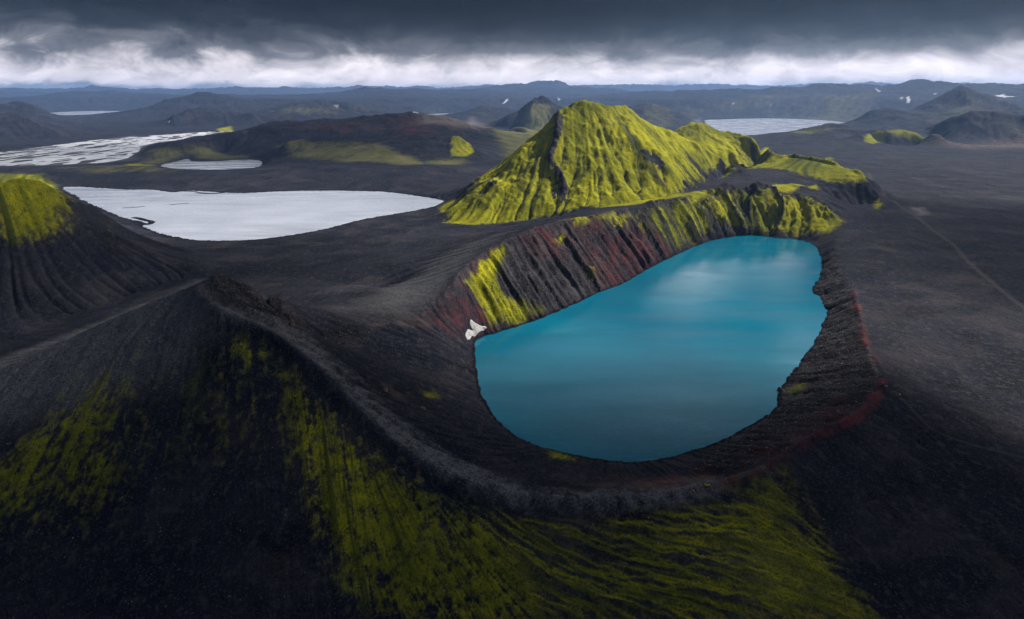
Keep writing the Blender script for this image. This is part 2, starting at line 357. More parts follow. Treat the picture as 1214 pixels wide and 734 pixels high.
ero_w = (np.minimum(steep * (1 - .97 * fgm) * (h > 3), 1) * (1 + 2 * mt + 2 * cliff) + .015 * (RR > 500) * (RR < 7000)).astype(f4)
h, FL1 = erode(h, ero_w, 500000, 90, .0010, 3.0)
h, FLOW = erode(h, ero_w, 500000, 110, .0011, 3.2)
FLOW = np.clip(.5 * FL1 + .7 * FLOW, 0, 5)
HIT = h
CREST = [(240,356),(265,371),(300,387),(335,406),(370,434),(400,461),(430,493),(470,527),(520,558),(570,579),(620,591),(670,596),(740,593)]
ii, d = line_dist(catmull([hit(*q) for q in CREST], False), 22)
h[ii] += 1.8 * np.exp(-(d / 4.0)**2) * (1 + .15 * N2[ii])
ii, d = line_dist(catmull([hit(x - 10, y + 9) for x, y in CREST[1:]], False), 22); h[ii] -= 2.6 * np.exp(-(d / 4.5)**2)
ii, d = line_dist(catmull([hit(*q) for q in [(663,139),(661,160),(656,178),(652,192),(662,208),(669,222)]], False), 45)
rb = np.exp(-(d / 9)**2); h[ii] += rb * (5 + 7 * fbm(X[ii], Y[ii], 22, 4, .6, 31, True)); rock[ii] = np.maximum(rock[ii], smooth(rb, .2, .7)); RIB = (ii, rb)
kx, ky, _ = hit(583, 222); kd = np.exp(-(((X - kx)**2 + (Y - ky)**2) / 13**2)); h += kd * (9 + 5 * N2); rock = np.maximum(rock, smooth(kd, .3, .7))
fh = (RR > 6000); h = np.where(fh & (h > 140), 150 + (h - 150) * .44, h)
near = 1 - smooth(RR, 500, 900)
grit = fbm(X, Y, 5, 3, .65, 21); wn = rng.standard_normal((NRW, NC)).astype(f4)
h = h + near * (.32 * grit * (1 + .8 * fgm) + .05 * wn * (1 + fgm))
HIT = h
ii, d = line_dist(catmull([hit(*q) for q in [(800,584),(850,574),(900,557),(950,527),(985,507),(1015,492),(1036,472),(1046,452),(1039,430),(1028,410),(1022,385),(1012,345)]], False), 12)
h[ii] += 1.5 * np.exp(-(d / 2.2)**2) * (1 + .5 * N2[ii])
# lakes: bed and banks
def lake(poly, lev, wob, k=.12, pad=60, bank=2.0):
    w = [Z(x, y, lev) for x, y in poly]
    q = catmull(w, True)[:-1]
    ii, d = sdf(q, pad)
    d = -d + wob * (N2[ii] * .7 + N1[ii] * .6)
    hh = h[ii]
    bk = lev + np.clip(np.maximum(d, 0) * k, 0, bank) + .12
    bk2 = np.where(d < pad, np.maximum(hh, bk), hh)
    h[ii] = np.where(d > 0, bk2, np.minimum(hh, lev - np.clip(-d * k, .05, 4) - .05))
    return q
QC = lake(crater_shore, 0, 2.2, .15, 30, 1.2)
QW = lake(west_shore, -2, 7, .05, 60, 1.5)
QP = lake(pond_shore, 0, 8, .05, 60, 1)
QE = lake(east_shore, 0, 22, .03, 140, 2)
QF = lake(far_shore, 0, 60, .02, 300, 2)
QM = lake(mid_shore, 0, 60, .02, 300, 2)
HIT = np.minimum(h, 1e9)
# spits and bars in the west lake
for ln, wd in (([(159,258),(165,259),(172,261),(180,263),(176,266),(168,265),(164,263)], 5), ([(146,246.5),(158,246),(170,245)], 3), ([(202,243),(214,241.5),(224,241)], 2.5), ([(234,228.5),(250,229.5),(264,228.5)], 6), ([(210,226.5),(232,227)], 5)):
    w = catmull([Z(x, y, -2) for x, y in ln], False)
    ii, d = line_dist(w, 40)
    d = d + 1.5 * N2[ii]
    h[ii] = np.maximum(h[ii], -2 + np.clip((wd - d) * .12, -3, .6))
crag = np.zeros_like(h)
paint(crag, [[(250,334),(270,330),(300,345),(335,358),(352,374),(330,388),(300,376),(270,362),(254,348)]], 1, .012)
h += crag * (3.2 * (fbm(X, Y, 11, 5, .62, 61, True) - .15) + 2.2 * np.maximum(0, fbm(X, Y, 5, 3, .6, 62, True)))
rock = np.maximum(rock, crag)
# braided river bed
RIV = -2.0
riv = np.zeros_like(h)
HIT = h
riv_poly = [(-150,199),(0,197),(60,196.5),(130,193),(160,190),(175,180),(180,172),(215,166),(255,160),(290,156.5),(275,154),(230,157),(190,160),(160,161),(110,166),(60,172),(0,180),(-150,188)]
w = [Z(x, y, RIV) for x, y in riv_poly]
ii, d = sdf(w, 200)
riv[ii] = smooth(d, -40, 40)
ax = np.array([Z(20,190,RIV)[0] - Z(250,158,RIV)[0], Z(20,190,RIV)[1] - Z(250,158,RIV)[1]]); ax /= np.linalg.norm(ax)
U = X[ii] * ax[0] + Y[ii] * ax[1]; V = X[ii] * -ax[1] + Y[ii] * ax[0]
warp = fbm(U, V, 420, 3, .5, 11) * 90
ch = np.minimum(np.abs(fbm(U * .3, V + warp, 62, 2, .5, 12)), np.abs(fbm(U * .2, V - warp * .7, 95, 2, .5, 13)) * .9)
h[ii] = h[ii] * (1 - riv[ii]) + riv[ii] * (RIV + np.clip((ch - .138) * 8, -.9, .9))
HIT = h

moss = np.zeros_like(h); moss2 = np.zeros_like(h)
# the mountain and the knolls to its right
paint(moss, [[(526,264),(545,243),(582,222),(605,196),(630,170),(659,136),(690,117),(737,127),(800,163),(850,188),(875,200),(835,208),(800,222),(770,238),(700,245),(640,259),(600,264),(560,267)]], 1, .016)
paint(moss, [[(800,158),(822,148),(850,156),(910,174),(930,184),(985,183),(1028,214),(1000,219),(950,208),(905,196),(880,190),(840,180)]], .95, .02)
paint(moss, [[(905,224),(912,219),(968,219),(972,224),(940,228)],[(1035,238),(1042,235),(1048,242),(1038,248)]], .9, .012)
paint(moss, [[(752,262),(770,243),(800,237),(850,228),(905,222),(955,232),(1003,262),(985,277),(940,279),(900,274),(870,272),(840,280),(805,298),(785,292),(765,275)]], .92, .02)
paint(moss, [[(566,310),(585,294),(605,286),(600,310),(590,335),(606,350),(655,370),(612,388),(580,386),(560,350),(548,332)],[(705,262),(735,252),(770,243),(760,262),(735,268)],[(650,285),(665,270),(672,280),(660,300)],[(692,318),(705,310),(712,330),(700,340)],[(660,262),(700,256),(735,248),(730,262),(680,272)]], .85, .02)
paint(moss, [[(520,244),(540,235),(575,224),(590,230),(560,250),(530,262)]], .75, .02)
zone = (RR > 880) * (RR < 1420) * smooth(T, ray(522,250)[0], ray(532,250)[0]) * (1 - smooth(T, ray(850,200)[0], ray(880,200)[0]))
moss = np.maximum(moss, zone * smooth(h + 8 * N1, 30, 60))
zone = (RR > 1290) * (RR < 1800) * smooth(T, ray(795,150)[0], ray(805,150)[0]) * (1 - smooth(T, ray(1025,214)[0], ray(1040,214)[0]))
moss = np.maximum(moss, .9 * zone * smooth(h + 8 * N1, 35, 60))
# foreground
paint(moss, [[(-60,560),(0,530),(60,490),(115,440),(150,425),(150,480),(152,560),(130,600),(60,620),(-60,640)]], .85, .085)
paint(moss, [[(262,402),(300,395),(322,415),(315,440),(285,445)]], .7, .03)
paint(moss, [[(335,440),(375,478),(410,515),(470,565),(540,600),(610,622),(690,625),(760,612),(850,602),(870,582),(930,552),(962,600),(990,660),(1020,700),(1070,745),(700,745),(480,745),(400,690),(370,600),(345,520)]], .9, .085)
paint(moss, [[(80,470),(260,390),(330,430),(330,560),(180,560),(60,560)]], .35, .06)
paint(moss, [[(495,462),(515,460),(530,472),(505,474)],[(640,525),(680,540),(690,548),(650,545)],[(925,462),(945,452),(962,450),(955,468),(930,474)]], .62, .02)
# around
paint(moss, [[(-60,212),(0,205),(50,206),(75,225),(95,255),(85,285),(40,290),(0,296),(-60,300)]], .82, .03)
paint(moss, [[(95,250),(140,262),(150,290),(90,310),(60,300)]], .3, .03)
paint(moss2, [[(138,197),(175,178),(205,171),(255,174),(292,186),(250,190),(222,188),(190,196)]], .85, .03)
paint(moss, [[(140,195),(170,193),(190,197),(150,199)]], .8, .02)
paint(moss2, [[(60,200),(150,196),(225,202),(215,207),(120,207)]], .5, .025)
paint(moss2, [[(326,170),(370,166),(440,168),(500,190),(560,186),(550,196),(470,196),(400,192),(340,188)]], .75, .025)
paint(moss, [[(533,168),(543,160),(562,180),(552,187),(534,186)],[(255,153),(275,149),(285,155),(262,157)]], .95, .01)
paint(moss2, [[(580,156),(620,129),(636,121),(655,126),(670,140),(650,156)],[(930,158),(985,148),(1003,152),(950,160)]], .8, .02)
paint(moss, [[(1022,168),(1028,157),(1050,158),(1052,168),(1035,171)],[(1070,158),(1112,153),(1116,160),(1100,164)],[(935,158),(970,152),(960,158)],[(1040,156),(1060,154),(1110,158),(1100,163),(1060,160)]], 1, .014)
paint(moss2, [[(1150,140),(1214,138),(1300,140),(1300,156),(1214,158),(1170,150)],[(300,132),(385,121),(450,130),(400,137),(330,138)],[(470,130),(515,123),(545,132)],[(680,138),(715,131),(760,127),(815,137)],[(560,134),(580,128),(615,136)],[(205,141),(250,132),(300,138)],[(760,135),(810,123),(850,132)],[(1080,136),(1140,109),(1200,132),(1140,140)],[(830,128),(900,112),(1050,110),(1060,134),(900,136)]], .5, .03)
bare = np.zeros_like(h)
paint(bare, [[(840,200),(880,190),(925,200),(930,215),(860,225),(810,228)],[(655,136),(663,140),(661,170),(650,190),(655,150)],[(748,176),(785,190),(782,196),(752,182)],[(655,200),(672,215),(672,240),(655,235)]], .85, .012)
paint(bare, [[(965,585),(985,620),(1010,680),(1050,734),(1300,734),(1300,560),(1020,560)]], .9, .03)
bare = smooth(bare + .8 * N2 + .6 * N1 + .25 * LS, .3, .8) * (bare > .02); moss *= 1 - bare
moss[RIB[0]] *= 1 - .75 * smooth(RIB[1] + .5 * N2[RIB[0]] + .4 * N1[RIB[0]], .35, .9); moss *= 1 - .8 * smooth(kd, .3, .8)
red = np.zeros_like(h)
paint(red, [[(618,284),(640,270),(680,262),(720,257),(715,275),(690,290),(660,300),(630,300)],[(690,300),(720,285),(760,268),(790,290),(770,315),(730,335),(700,335)],[(505,385),(535,350),(560,312),(585,300),(575,350),(580,385),(545,395)]], .8, .03)
paint(red, [[(880,540),(950,505),(1000,470),(1010,480),(960,515),(900,548)],[(700,560),(770,565),(840,550),(850,565),(780,580)]], .5, .03)
paint(red, [[(340,150),(480,140),(550,150),(520,160),(400,160)]], .5, .03)
rim_line = [(850,574),(900,557),(950,527),(985,507),(1015,492),(1036,472),(1046,452),(1039,430),(1028,410),(1022,385),(1012,345)]
paint_line(red, [rim_line], 2.8, 1.15)
pale = np.zeros_like(h)                                     # pale gravel and sand, plus light painted on the crest and cone flank
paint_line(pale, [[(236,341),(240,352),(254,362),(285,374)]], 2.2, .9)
paint_line(pale, [[(268,366),(285,371),(312,378),(348,399),(384,426),(413,453),(443,484),(480,517),(528,549),(575,570),(610,581)]], 7.0, 1.1)  # lighter crest gravel, with its sunlit look also put into the colour
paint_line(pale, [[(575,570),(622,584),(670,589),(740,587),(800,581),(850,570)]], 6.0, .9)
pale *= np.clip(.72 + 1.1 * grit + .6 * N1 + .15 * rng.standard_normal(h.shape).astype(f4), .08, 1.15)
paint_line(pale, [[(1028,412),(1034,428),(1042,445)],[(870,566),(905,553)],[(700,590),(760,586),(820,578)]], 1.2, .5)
paint(pale, [[(-60,450),(60,405),(235,333),(252,380),(210,440),(100,480),(0,510),(-60,530)]], .8, .05)  # left flank of the near cone painted paler, in place of light there
paint(pale, [[(400,365),(530,300),(600,275),(560,310),(530,345),(470,372)]], .35, .04)
paint(pale, [[(500,146),(560,139),(720,138),(760,142),(720,150),(640,152),(560,150)],[(720,142),(830,140),(830,150),(740,150)]], 1, .03)
paint(pale, [[(-150,199),(60,196.5),(160,190),(180,172),(290,156),(160,161),(0,180)]], .5, .01)
paint(pale, [[(1080,246),(1095,246),(1102,254),(1088,256)]], .8, .008)
tan = np.zeros_like(h)
paint(tan, [[(500,147),(560,139),(720,138),(760,143),(720,152),(640,154),(560,152)],[(1110,166),(1214,160),(1300,170),(1150,176)]], .7, .03)
paint(tan, [[(336,375),(345,372),(352,395),(340,400)],[(440,385),(500,380),(505,384)],[(455,455),(480,470),(470,473)],[(700,575),(820,560),(850,566),(760,580)]], .5, .02)
snow = np.zeros_like(h)
for poly in ([(1074.5,115),(1078,114.5),(1079,120),(1076,123)],[(1037,105),(1041,106),(1044,108.5),(1041,108)],[(1066,115.5),(1070,116),(1069,118)],[(1179,113),(1190,112),(1203,114.5),(1190,115.2)],[(1193,121.5),(1198,121.5),(1197,122.5)],[(913,124),(914.5,124),(914,127)],[(868.5,122.4),(871,123),(870,124)],[(1106,111),(1110,111),(1109,112)],[(600,118),(603,117.5),(598,122.5),(595,123)],[(661,114),(664,119),(662,120)],[(394,125),(401,126),(399,127)],[(196,144.2),(202,143.5),(201,145)],[(490,133.6),(497,133),(496,134.4)]):
    paint(snow, [poly], .7, .0006)
track = np.zeros_like(h)
TRACK = [(1030,205),(1045,222),(1062,240),(1075,250),(1100,268),(1130,290),(1150,312),(1180,338),(1214,365),(1260,400)]
paint_line(track, [TRACK], 2.6, 1)
paint_line(track, [[(1060,465),(1075,478),(1095,500),(1130,520),(1214,542),(1300,560)]], 1.1, .8)
# break the moss up
sl = .55 * LF + .45 * LM
fg = 1 - smooth(RR, 420, 520)
brk = .55 * N1 + .5 * N2 + .16 * sl * (1 + .6 * fgm) + .25 * N3
rill = np.zeros_like(h)
paint(rill, [[(560,600),(690,622),(760,610),(850,600),(875,585),(930,556),(965,610),(1000,680),(1040,745),(640,745),(600,660)]], 1, .06)
wedge = np.zeros_like(h); paint(wedge, [[(850,600),(875,580),(930,553),(970,610),(1010,690),(1060,745),(900,745),(880,660)],[(330,440),(560,600),(640,700),(640,745),(400,745)]], 1, .06)
mv = moss + brk * .66 * (1 - moss * .3) + fgm * ((.95 * grit + .10 * rng.standard_normal(h.shape).astype(f4)) * (1 - .6 * rill) + .08 * LF - .10)
mv = np.where(RR > 480, smooth(mv + .35 * grit * (RR < 1500), .38, .78), smooth(mv, .25, .95)) * np.minimum(1, moss * 1.5)
mv = mv * (1 - fgm * (1 - rill) * .28 * smooth(-.5 * LS - .5 * LF, -.6, 1.3))
mv = mv * (1 - rill * (.90 - .5 * wedge) * (1 - smooth(.55 * LS + .75 * LF, .35, 1.3)))
RL = np.zeros_like(h)                                             # thin mossy rills winding along the slope
for sx in (590, 650, 705, 760, 815, 870, 920):
    y = 600 + 14 * rng.random()
    while y < 742:
        w = hit(sx + rng.normal() * 9, y); y += 8 + 13 * rng.random()
        i0 = np.interp(math.log(math.hypot(w[0], w[1])), lr, np.arange(NRW)); j0 = (math.atan2(w[0], w[1]) + TH) / dth
        amp_ = .55 + .45 * rng.random(); wig = rng.random() * 6.3
        for sgn in (1, -1):
            i, j = i0, j0; n_ = int(25 + 85 * rng.random())
            for k in range(n_):
                a, b = int(round(i)), int(round(j))
                if not (2 < a < NRW - 3 and 2 < b < NC - 3): break
                RL[a, b] = max(RL[a, b], amp_ * min(1, 2.2 * (1 - k / n_)))
                u, v = sgn * di[a, b], sgn * dj[a, b]; s_ = .17 * math.sin(k * .11 + wig) + .10 * math.sin(k * .31 + 2 * wig)
                i += u - v * s_; j += v + u * s_
RL = np.clip(blur(RL, 1) * 2.4, 0, 1) * smooth(rill, .2, .7)
mv = np.maximum(mv, RL * .95)
mv = mv * (1 - cliff * .62 * smooth(.8 * N1 + .9 * N2 + .35 * LS + .25 * LF, .05, .7))
mv = mv * (1 - np.maximum(mt, cliff) * .8 * smooth(FLOW + 1.2 * N1 + .6 * N2, 1.9, 3.6))
mv = mv * (1 - mt * .8 * smooth(.4 * LS + .3 * LM + .4 * LF + 2.0 * N1 - .5, .5, 1.4))
mv = mv * (1 - cliff * .7 * smooth(.7 * LS + .5 * LF + .8 * N2, .2, 1.1))
moss = np.clip(mv, 0, 1)
moss2 = np.clip(smooth(moss2 + brk * .6, .25, .85) * np.minimum(1, moss2 * 1.4), 0, 1)
red = np.clip(red * (.5 + 1.0 * N2 + .7 * N1 + .35 * LS), 0, 1)
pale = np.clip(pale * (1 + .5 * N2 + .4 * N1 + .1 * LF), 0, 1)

wet = np.zeros_like(h)
ii, d = sdf(QC, 12); wet[ii] = np.maximum(wet[ii], (1 - smooth(-d + 1.2 * N2[ii], 1.2, 4)) * (h[ii] < 1.6))
ii, d = sdf(QW, 40); wet[ii] = np.maximum(wet[ii], (1 - smooth(-d + 5 * N2[ii], 3, 14)) * (h[ii] < -.4) * .8)
flow_a = smooth(FLOW, 1.2, 3.8) * (1 - fgm)
# ------------------------------------------------------------------ materials
def nodes(mat):
    mat.use_nodes = True; nt = mat.node_tree; nt.nodes.clear(); return nt
class NT:
    def __init__(s, nt): s.t = nt
    def n(s, kind, **kw):
        o = s.t.nodes.new(kind)
        for k, v in kw.items():
            if k.startswith('i_'): o.inputs[k[2:].replace('_', ' ')].default_value = v
            else: setattr(o, k, v)
        return o
    def l(s, a, b): s.t.links.new(a, b)
    def attr(s, name): return s.n('ShaderNodeAttribute', attribute_name=name)
    def noise(s, scale, detail=4, rough=.55, vec=None):
        o = s.n('ShaderNodeTexNoise'); o.inputs['Scale'].default_value = scale; o.inputs['Detail'].default_value = detail; o.inputs['Roughness'].default_value = rough
        if vec is not None: s.l(vec, o.inputs['Vector'])
        return o.outputs['Fac']
    def math(s, op, a, b=None, c=None, clamp=False):
        o = s.n('ShaderNodeMath', operation=op, use_clamp=clamp)
        for k, v in enumerate((a, b, c)):
            if v is None: continue
            if isinstance(v, (int, float)): o.inputs[k].default_value = v
            else: s.l(v, o.inputs[k])
        return o.outputs[0]
    def rng(s, v, a, b, c=0., d=1.):
        o = s.n('ShaderNodeMapRange'); s.l(v, o.inputs[0])
        for k, q in zip((1, 2, 3, 4), (a, b, c, d)): o.inputs[k].default_value = q
        return o.outputs[0]
    def mix(s, f, a, b):
        o = s.n('ShaderNodeMix', data_type='RGBA')
        for k, v in ((0, f), (6, a), (7, b)):
            if isinstance(v, (int, float)): o.inputs[k].default_value = v
            elif isinstance(v, tuple): o.inputs[k].default_value = (*v, 1)
            else: s.l(v, o.inputs[k])
        return o.outputs[2]
def ground_material():
    m = bpy.data.materials.new('volcanic_ground'); t = NT(nodes(m))
    out = t.n('ShaderNodeOutputMaterial'); b = t.n('ShaderNodeBsdfPrincipled'); t.l(b.outputs[0], out.inputs[0])
    b.inputs['Roughness'].default_value = .92; b.inputs['Specular IOR Level'].default_value = .03
    pos = t.n('ShaderNodeNewGeometry').outputs['Position']
    a1 = t.attr('cover'); s1 = t.n('ShaderNodeSeparateColor'); t.l(a1.outputs['Color'], s1.inputs[0])     # moss, grey moss, red
    a2 = t.attr('cover_dry'); s2 = t.n('ShaderNodeSeparateColor'); t.l(a2.outputs['Color'], s2.inputs[0]) # pale, tan, snow
    a3 = t.attr('cover_form'); s3 = t.n('ShaderNodeSeparateColor'); t.l(a3.outputs['Color'], s3.inputs[0])# streak, track, rock
    a4 = t.attr('cover_water'); s4 = t.n('ShaderNodeSeparateColor'); t.l(a4.outputs['Color'], s4.inputs[0]); wet, flow, gritv = s4.outputs
    moss, dull, red = s1.outputs; pale, tan_, snow = s2.outputs; streak, trk, rock = s3.outputs
    n_big = t.noise(.012, 5, .6, pos); n_mid = t.noise(.09, 5, .6, pos); n_fine = t.noise(.9, 4, .7, pos); n_mac = t.noise(.0025, 5, .55, pos)
    n_grit = t.noise(.34, 5, .75, pos)
    ash = t.mix(t.rng(n_mac, .35, .65), ASH1, ASH2)
    ash = t.mix(t.rng(n_big, .4, .7), ash, ASH3)
    wpn = t.n('ShaderNodeTexNoise'); wpn.inputs['Scale'].default_value = .006; wpn.inputs['Detail'].default_value = 3; t.l(pos, wpn.inputs['Vector'])
    wpv = t.n('ShaderNodeVectorMath', operation='MULTIPLY_ADD'); t.l(wpn.outputs['Color'], wpv.inputs[0]); wpv.inputs[1].default_value = (160, 160, 0); t.l(pos, wpv.inputs[2])
    ash = t.mix(t.rng(t.noise(.02, 6, .62, wpv.outputs[0]), .5, .68, 0, .6), ash, (.060, .052, .054))
    ash = t.mix(t.rng(t.noise(.028, 5, .6, wpv.outputs[0]), .48, .34, 0, .75), ash, (.007, .007, .010))
    ash = t.mix(t.rng(n_grit, .47, .32, 0, .85), ash, (.005, .005, .007))
    ash = t.mix(t.rng(n_fine, .54, .70, 0, .8), ash, (.095, .092, .096))
    ash = t.mix(t.math('MULTIPLY', t.rng(streak, .4, .9), .3), ash, (.009, .009, .012))
    ash = t.mix(t.math('MULTIPLY', flow, .55), ash, (.010, .010, .013))
    ash = t.mix(t.rng(gritv, .55, .95, 0, .5), ash, (.075, .072, .076))
    rk = t.mix(t.rng(n_grit, .35, .62), (.006, .006, .009), (.05, .046, .05))
    rk = t.mix(t.rng(n_fine, .53, .68, 0, .75), rk, (.15, .138, .137))
    rk = t.mix(t.rng(streak, .45, .8, 0, .4), rk, (.008, .007, .010))
    rk = t.mix(t.rng(t.noise(.035, 6, .65, pos), .5, .36, 0, .85), rk, (.005, .005, .007))
    rk = t.mix(t.rng(t.noise(.05, 6, .65, wpv.outputs[0]), .53, .68, 0, .7), rk, (.11, .10, .105))
    c = t.mix(t.math('MULTIPLY', rock, .9), ash, rk)
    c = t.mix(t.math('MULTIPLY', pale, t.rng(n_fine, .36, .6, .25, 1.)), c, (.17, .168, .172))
    c = t.mix(t.math('MULTIPLY', tan_, t.rng(n_mid, .35, .6)), c, (.17, .12, .09))
    c = t.mix(t.math('MULTIPLY', red, t.rng(n_mid, .3, .6, .2, .95)), c, (.115, .032, .033))
    c = t.mix(t.math('MULTIPLY', trk, .45), c, (.085, .075, .075))
    g1 = t.mix(t.rng(n_big, .35, .68), MOSS1, MOSS2)
    g1 = t.mix(t.rng(t.noise(.009, 5, .62, wpv.outputs[0]), .5, .64, 0, .62), g1, (.075, .088, .007))
    g1 = t.mix(t.rng(n_mid, .45, .75, 0, .8), g1, MOSS3)
    g1 = t.mix(t.rng(streak, .48, .8, 0, .9), g1, MOSS4)
    gf = t.math('MULTIPLY', moss, t.math('MULTIPLY', t.rng(n_fine, .36, .56, .45, 1.1), t.rng(n_grit, .33, .5, .5, 1.05)), clamp=True)
    c = t.mix(gf, c, g1)
    g2 = t.mix(t.rng(n_big, .35, .65), (.075, .078, .03), (.15, .14, .055))
    c = t.mix(dull, c, g2)
    c = t.mix(t.math('MULTIPLY', wet, .8), c, (.006, .006, .008))
    c = t.mix(snow, c, (.75, .76, .8))
    t.l(c, b.inputs['Base Color'])
    hsum = t.math('ADD', t.math('ADD', t.math('MULTIPLY', n_fine, 1.1), t.math('MULTIPLY', n_grit, 2.2)), t.math('MULTIPLY', n_mid, 3.6))
    hsum = t.math('MULTIPLY', hsum, t.rng(rock, 0, 1, .55, 1.5))
    bm = t.n('ShaderNodeBump'); bm.inputs['Strength'].default_value = .8; bm.inputs['Distance'].default_value = 1.0
    t.l(hsum, bm.inputs['Height']); t.l(bm.outputs[0], b.inputs['Normal'])
    return m
ASH1, ASH2, ASH3 = (.006, .009, .018), (.014, .016, .026), (.027, .027, .037)
MOSS1, MOSS2, MOSS3, MOSS4 = (.21, .21, .006), (.43, .405, .008), (.12, .14, .006), (.06, .075, .008)
GM = ground_material()

def water_material(name, deep, rough, wave, strength, spec=.5, patch=None):
    m = bpy.data.materials.new(name); t = NT(nodes(m))
    out = t.n('ShaderNodeOutputMaterial'); b = t.n('ShaderNodeBsdfPrincipled'); t.l(b.outputs[0], out.inputs[0])
    pos = t.n('ShaderNodeNewGeometry').outputs['Position']
    mp = t.n('ShaderNodeMapping'); mp.inputs['Scale'].default_value = (.35, 1.6, 1); mp.inputs['Rotation'].default_value = (0, 0, .35); t.l(pos, mp.inputs[0])
    wind = t.noise(.022, 6, .62, mp.outputs[0]); rip = t.noise(.3, 3, .6, mp.outputs[0])
    c = t.mix(t.rng(t.noise(.006, 3, .5, pos), .35, .65), deep[0], deep[1])
    c = t.mix(t.rng(wind, .42, .66, 0, .3 if deep[0][0] < .1 else .22), c, tuple(.55 * v for v in deep[0]))
    c = t.mix(t.rng(rip, .5, .7, 0, .22 if deep[0][0] < .1 else .05), c, tuple(min(1, 1.3 * v) for v in deep[1]))
    t.l(c, b.inputs['Base Color']); b.inputs['IOR'].default_value = 1.33; b.inputs['Specular IOR Level'].default_value = spec
    t.l(t.rng(wind, .38, .64, rough * .45, rough * 1.9), b.inputs['Roughness'])
    bm = t.n('ShaderNodeBump'); bm.inputs['Strength'].default_value = strength; bm.inputs['Distance'].default_value = .3
    t.l(t.math('ADD', t.noise(wave, 4, .6, pos), t.noise(wave * .13, 3, .5, pos)), bm.inputs['Height']); t.l(bm.outputs[0], b.inputs['Normal'])
    return m

# ------------------------------------------------------------------ cutting the ground sheet into its named pieces
def region(polys):
    m = np.zeros((NRW, NC), bool)
    for poly in polys:
        ii, d = sdf([hit(*q) for q in poly], 1.0)
        k = d > 0; m[ii[0][k], ii[1][k]] = True
    return m
PIECE = np.zeros((NRW, NC), np.int32)
pieces = [('plain', 'black ash plain spreading around the lakes and out to the mountains', 'plain')]
def piece(mask, name, label, cat):
    pieces.append((name, label, cat)); PIECE[mask] = len(pieces) - 1
piece(RR > 5000, 'mountains', 'hazy blue mountain ranges under the low cloud', 'mountains')
piece(riv > .5, 'riverbed', 'dark gravel flats between the silver river braids', 'riverbed')
piece((h > 12) & (RR > 3450) & (RR < 4300) & (np.abs(T - ray(636,121)[0]) < .075), 'hill', 'small craggy hill far behind the left flank of the green mountain', 'hill')
piece((h > 9) & (RR > 1660) & (RR < 2950) & (T > ray(180,180)[0]) & (T < ray(625,180)[0]), 'hill', 'dark flat-topped hill with a green ledge at its foot behind the pale lake', 'hill')
piece((h > 8) & (RR > 640) & (RR < 980) & (T < ray(172,270)[0]), 'hill', 'green-topped cone beside the near end of the pale lake', 'hill')
sec = region([[(800,157),(822,146),(930,183),(1000,197),(1030,214),(1000,222),(905,200),(852,186)]])
piece((h > 14) & (RR > 870) & (RR < 1420) & (T > ray(522,250)[0]) & (T < ray(905,200)[0]), 'mountain', 'steep bright green mossy mountain standing behind the crater lake', 'mountain')
piece(((h > 24) & (RR > 1290) & (RR < 1800) & (T > ray(790,150)[0]) & (T < ray(1032,214)[0])), 'hill', 'low mossy green ridge trailing off to the right of the green mountain', 'hill')
q = [Z(x, y, z)[:2] for x, y, z in [(-300,440,5),(0,408,6),(100,372,6),(180,340,6),(300,322,7),(430,330,10),(520,300,13),(575,272,17)]] + [Z(700,236,35)[:2], Z(860,212,44)[:2], Z(990,230,20)[:2], Z(1030,262,14)[:2], Z(1050,330,13)[:2], Z(1075,440,15)[:2], Z(1050,520,14)[:2], Z(985,620,8)[:2], Z(1050,770,0)[:2], P(1000,70,-20)[:2], P(-500,70,-20)[:2]]
ii, d = sdf(q, 1); k = d > 0; msk = np.zeros((NRW, NC), bool); msk[ii[0][k], ii[1][k]] = True
piece(msk & (h > -15), 'crater', 'dark crater ringing the turquoise lake with mossy outer slopes', 'crater')
piece(track > .35, 'track', 'faint dirt track crossing the black plain', 'track')

# smooth normals of the whole sheet, so that the pieces join without a seam
def sheet_normals():
    zl = np.gradient(h, axis=0) / np.gradient(np.exp(lr))[:, None]; zt = np.gradient(h, axis=1) / (dth * RR)
    gx = zl * np.sin(T) + zt * np.cos(T); gy = zl * np.cos(T) - zt * np.sin(T)
    n = np.stack([-gx, -gy, np.ones_like(gx)], -1); return (n / np.linalg.norm(n, axis=-1)[..., None]).astype(f4)
NRM = sheet_normals().reshape(-1, 3)
VERT = np.stack([X, Y, h], -1).reshape(-1, 3).astype(f4)
A1 = np.stack([moss, moss2, red, np.ones_like(h)], -1).reshape(-1, 4).astype(f4)
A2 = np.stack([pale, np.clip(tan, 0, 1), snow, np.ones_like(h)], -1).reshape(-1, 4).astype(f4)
A4 = np.stack([wet, flow_a, np.clip(.5 + .8 * grit, 0, 1), np.ones_like(h)], -1).reshape(-1, 4).astype(f4)
A3 = np.stack([np.clip(.5 + .22 * sl, 0, 1), track, rock, np.ones_like(h)], -1).reshape(-1, 4).astype(f4)
idx = np.arange(NRW * NC, dtype=np.int32).reshape(NRW, NC)
quad = np.stack([idx[:-1, :-1], idx[:-1, 1:], idx[1:, 1:], idx[1:, :-1]], -1).reshape(-1, 4)
fp = PIECE[:-1, :-1].reshape(-1)
def props(o, label=None, cat=None, kind=None, group=None):
    if label: o['label'] = label
    if cat: o['category'] = cat
    if kind: o['kind'] = kind
    if group: o['group'] = group
    return o
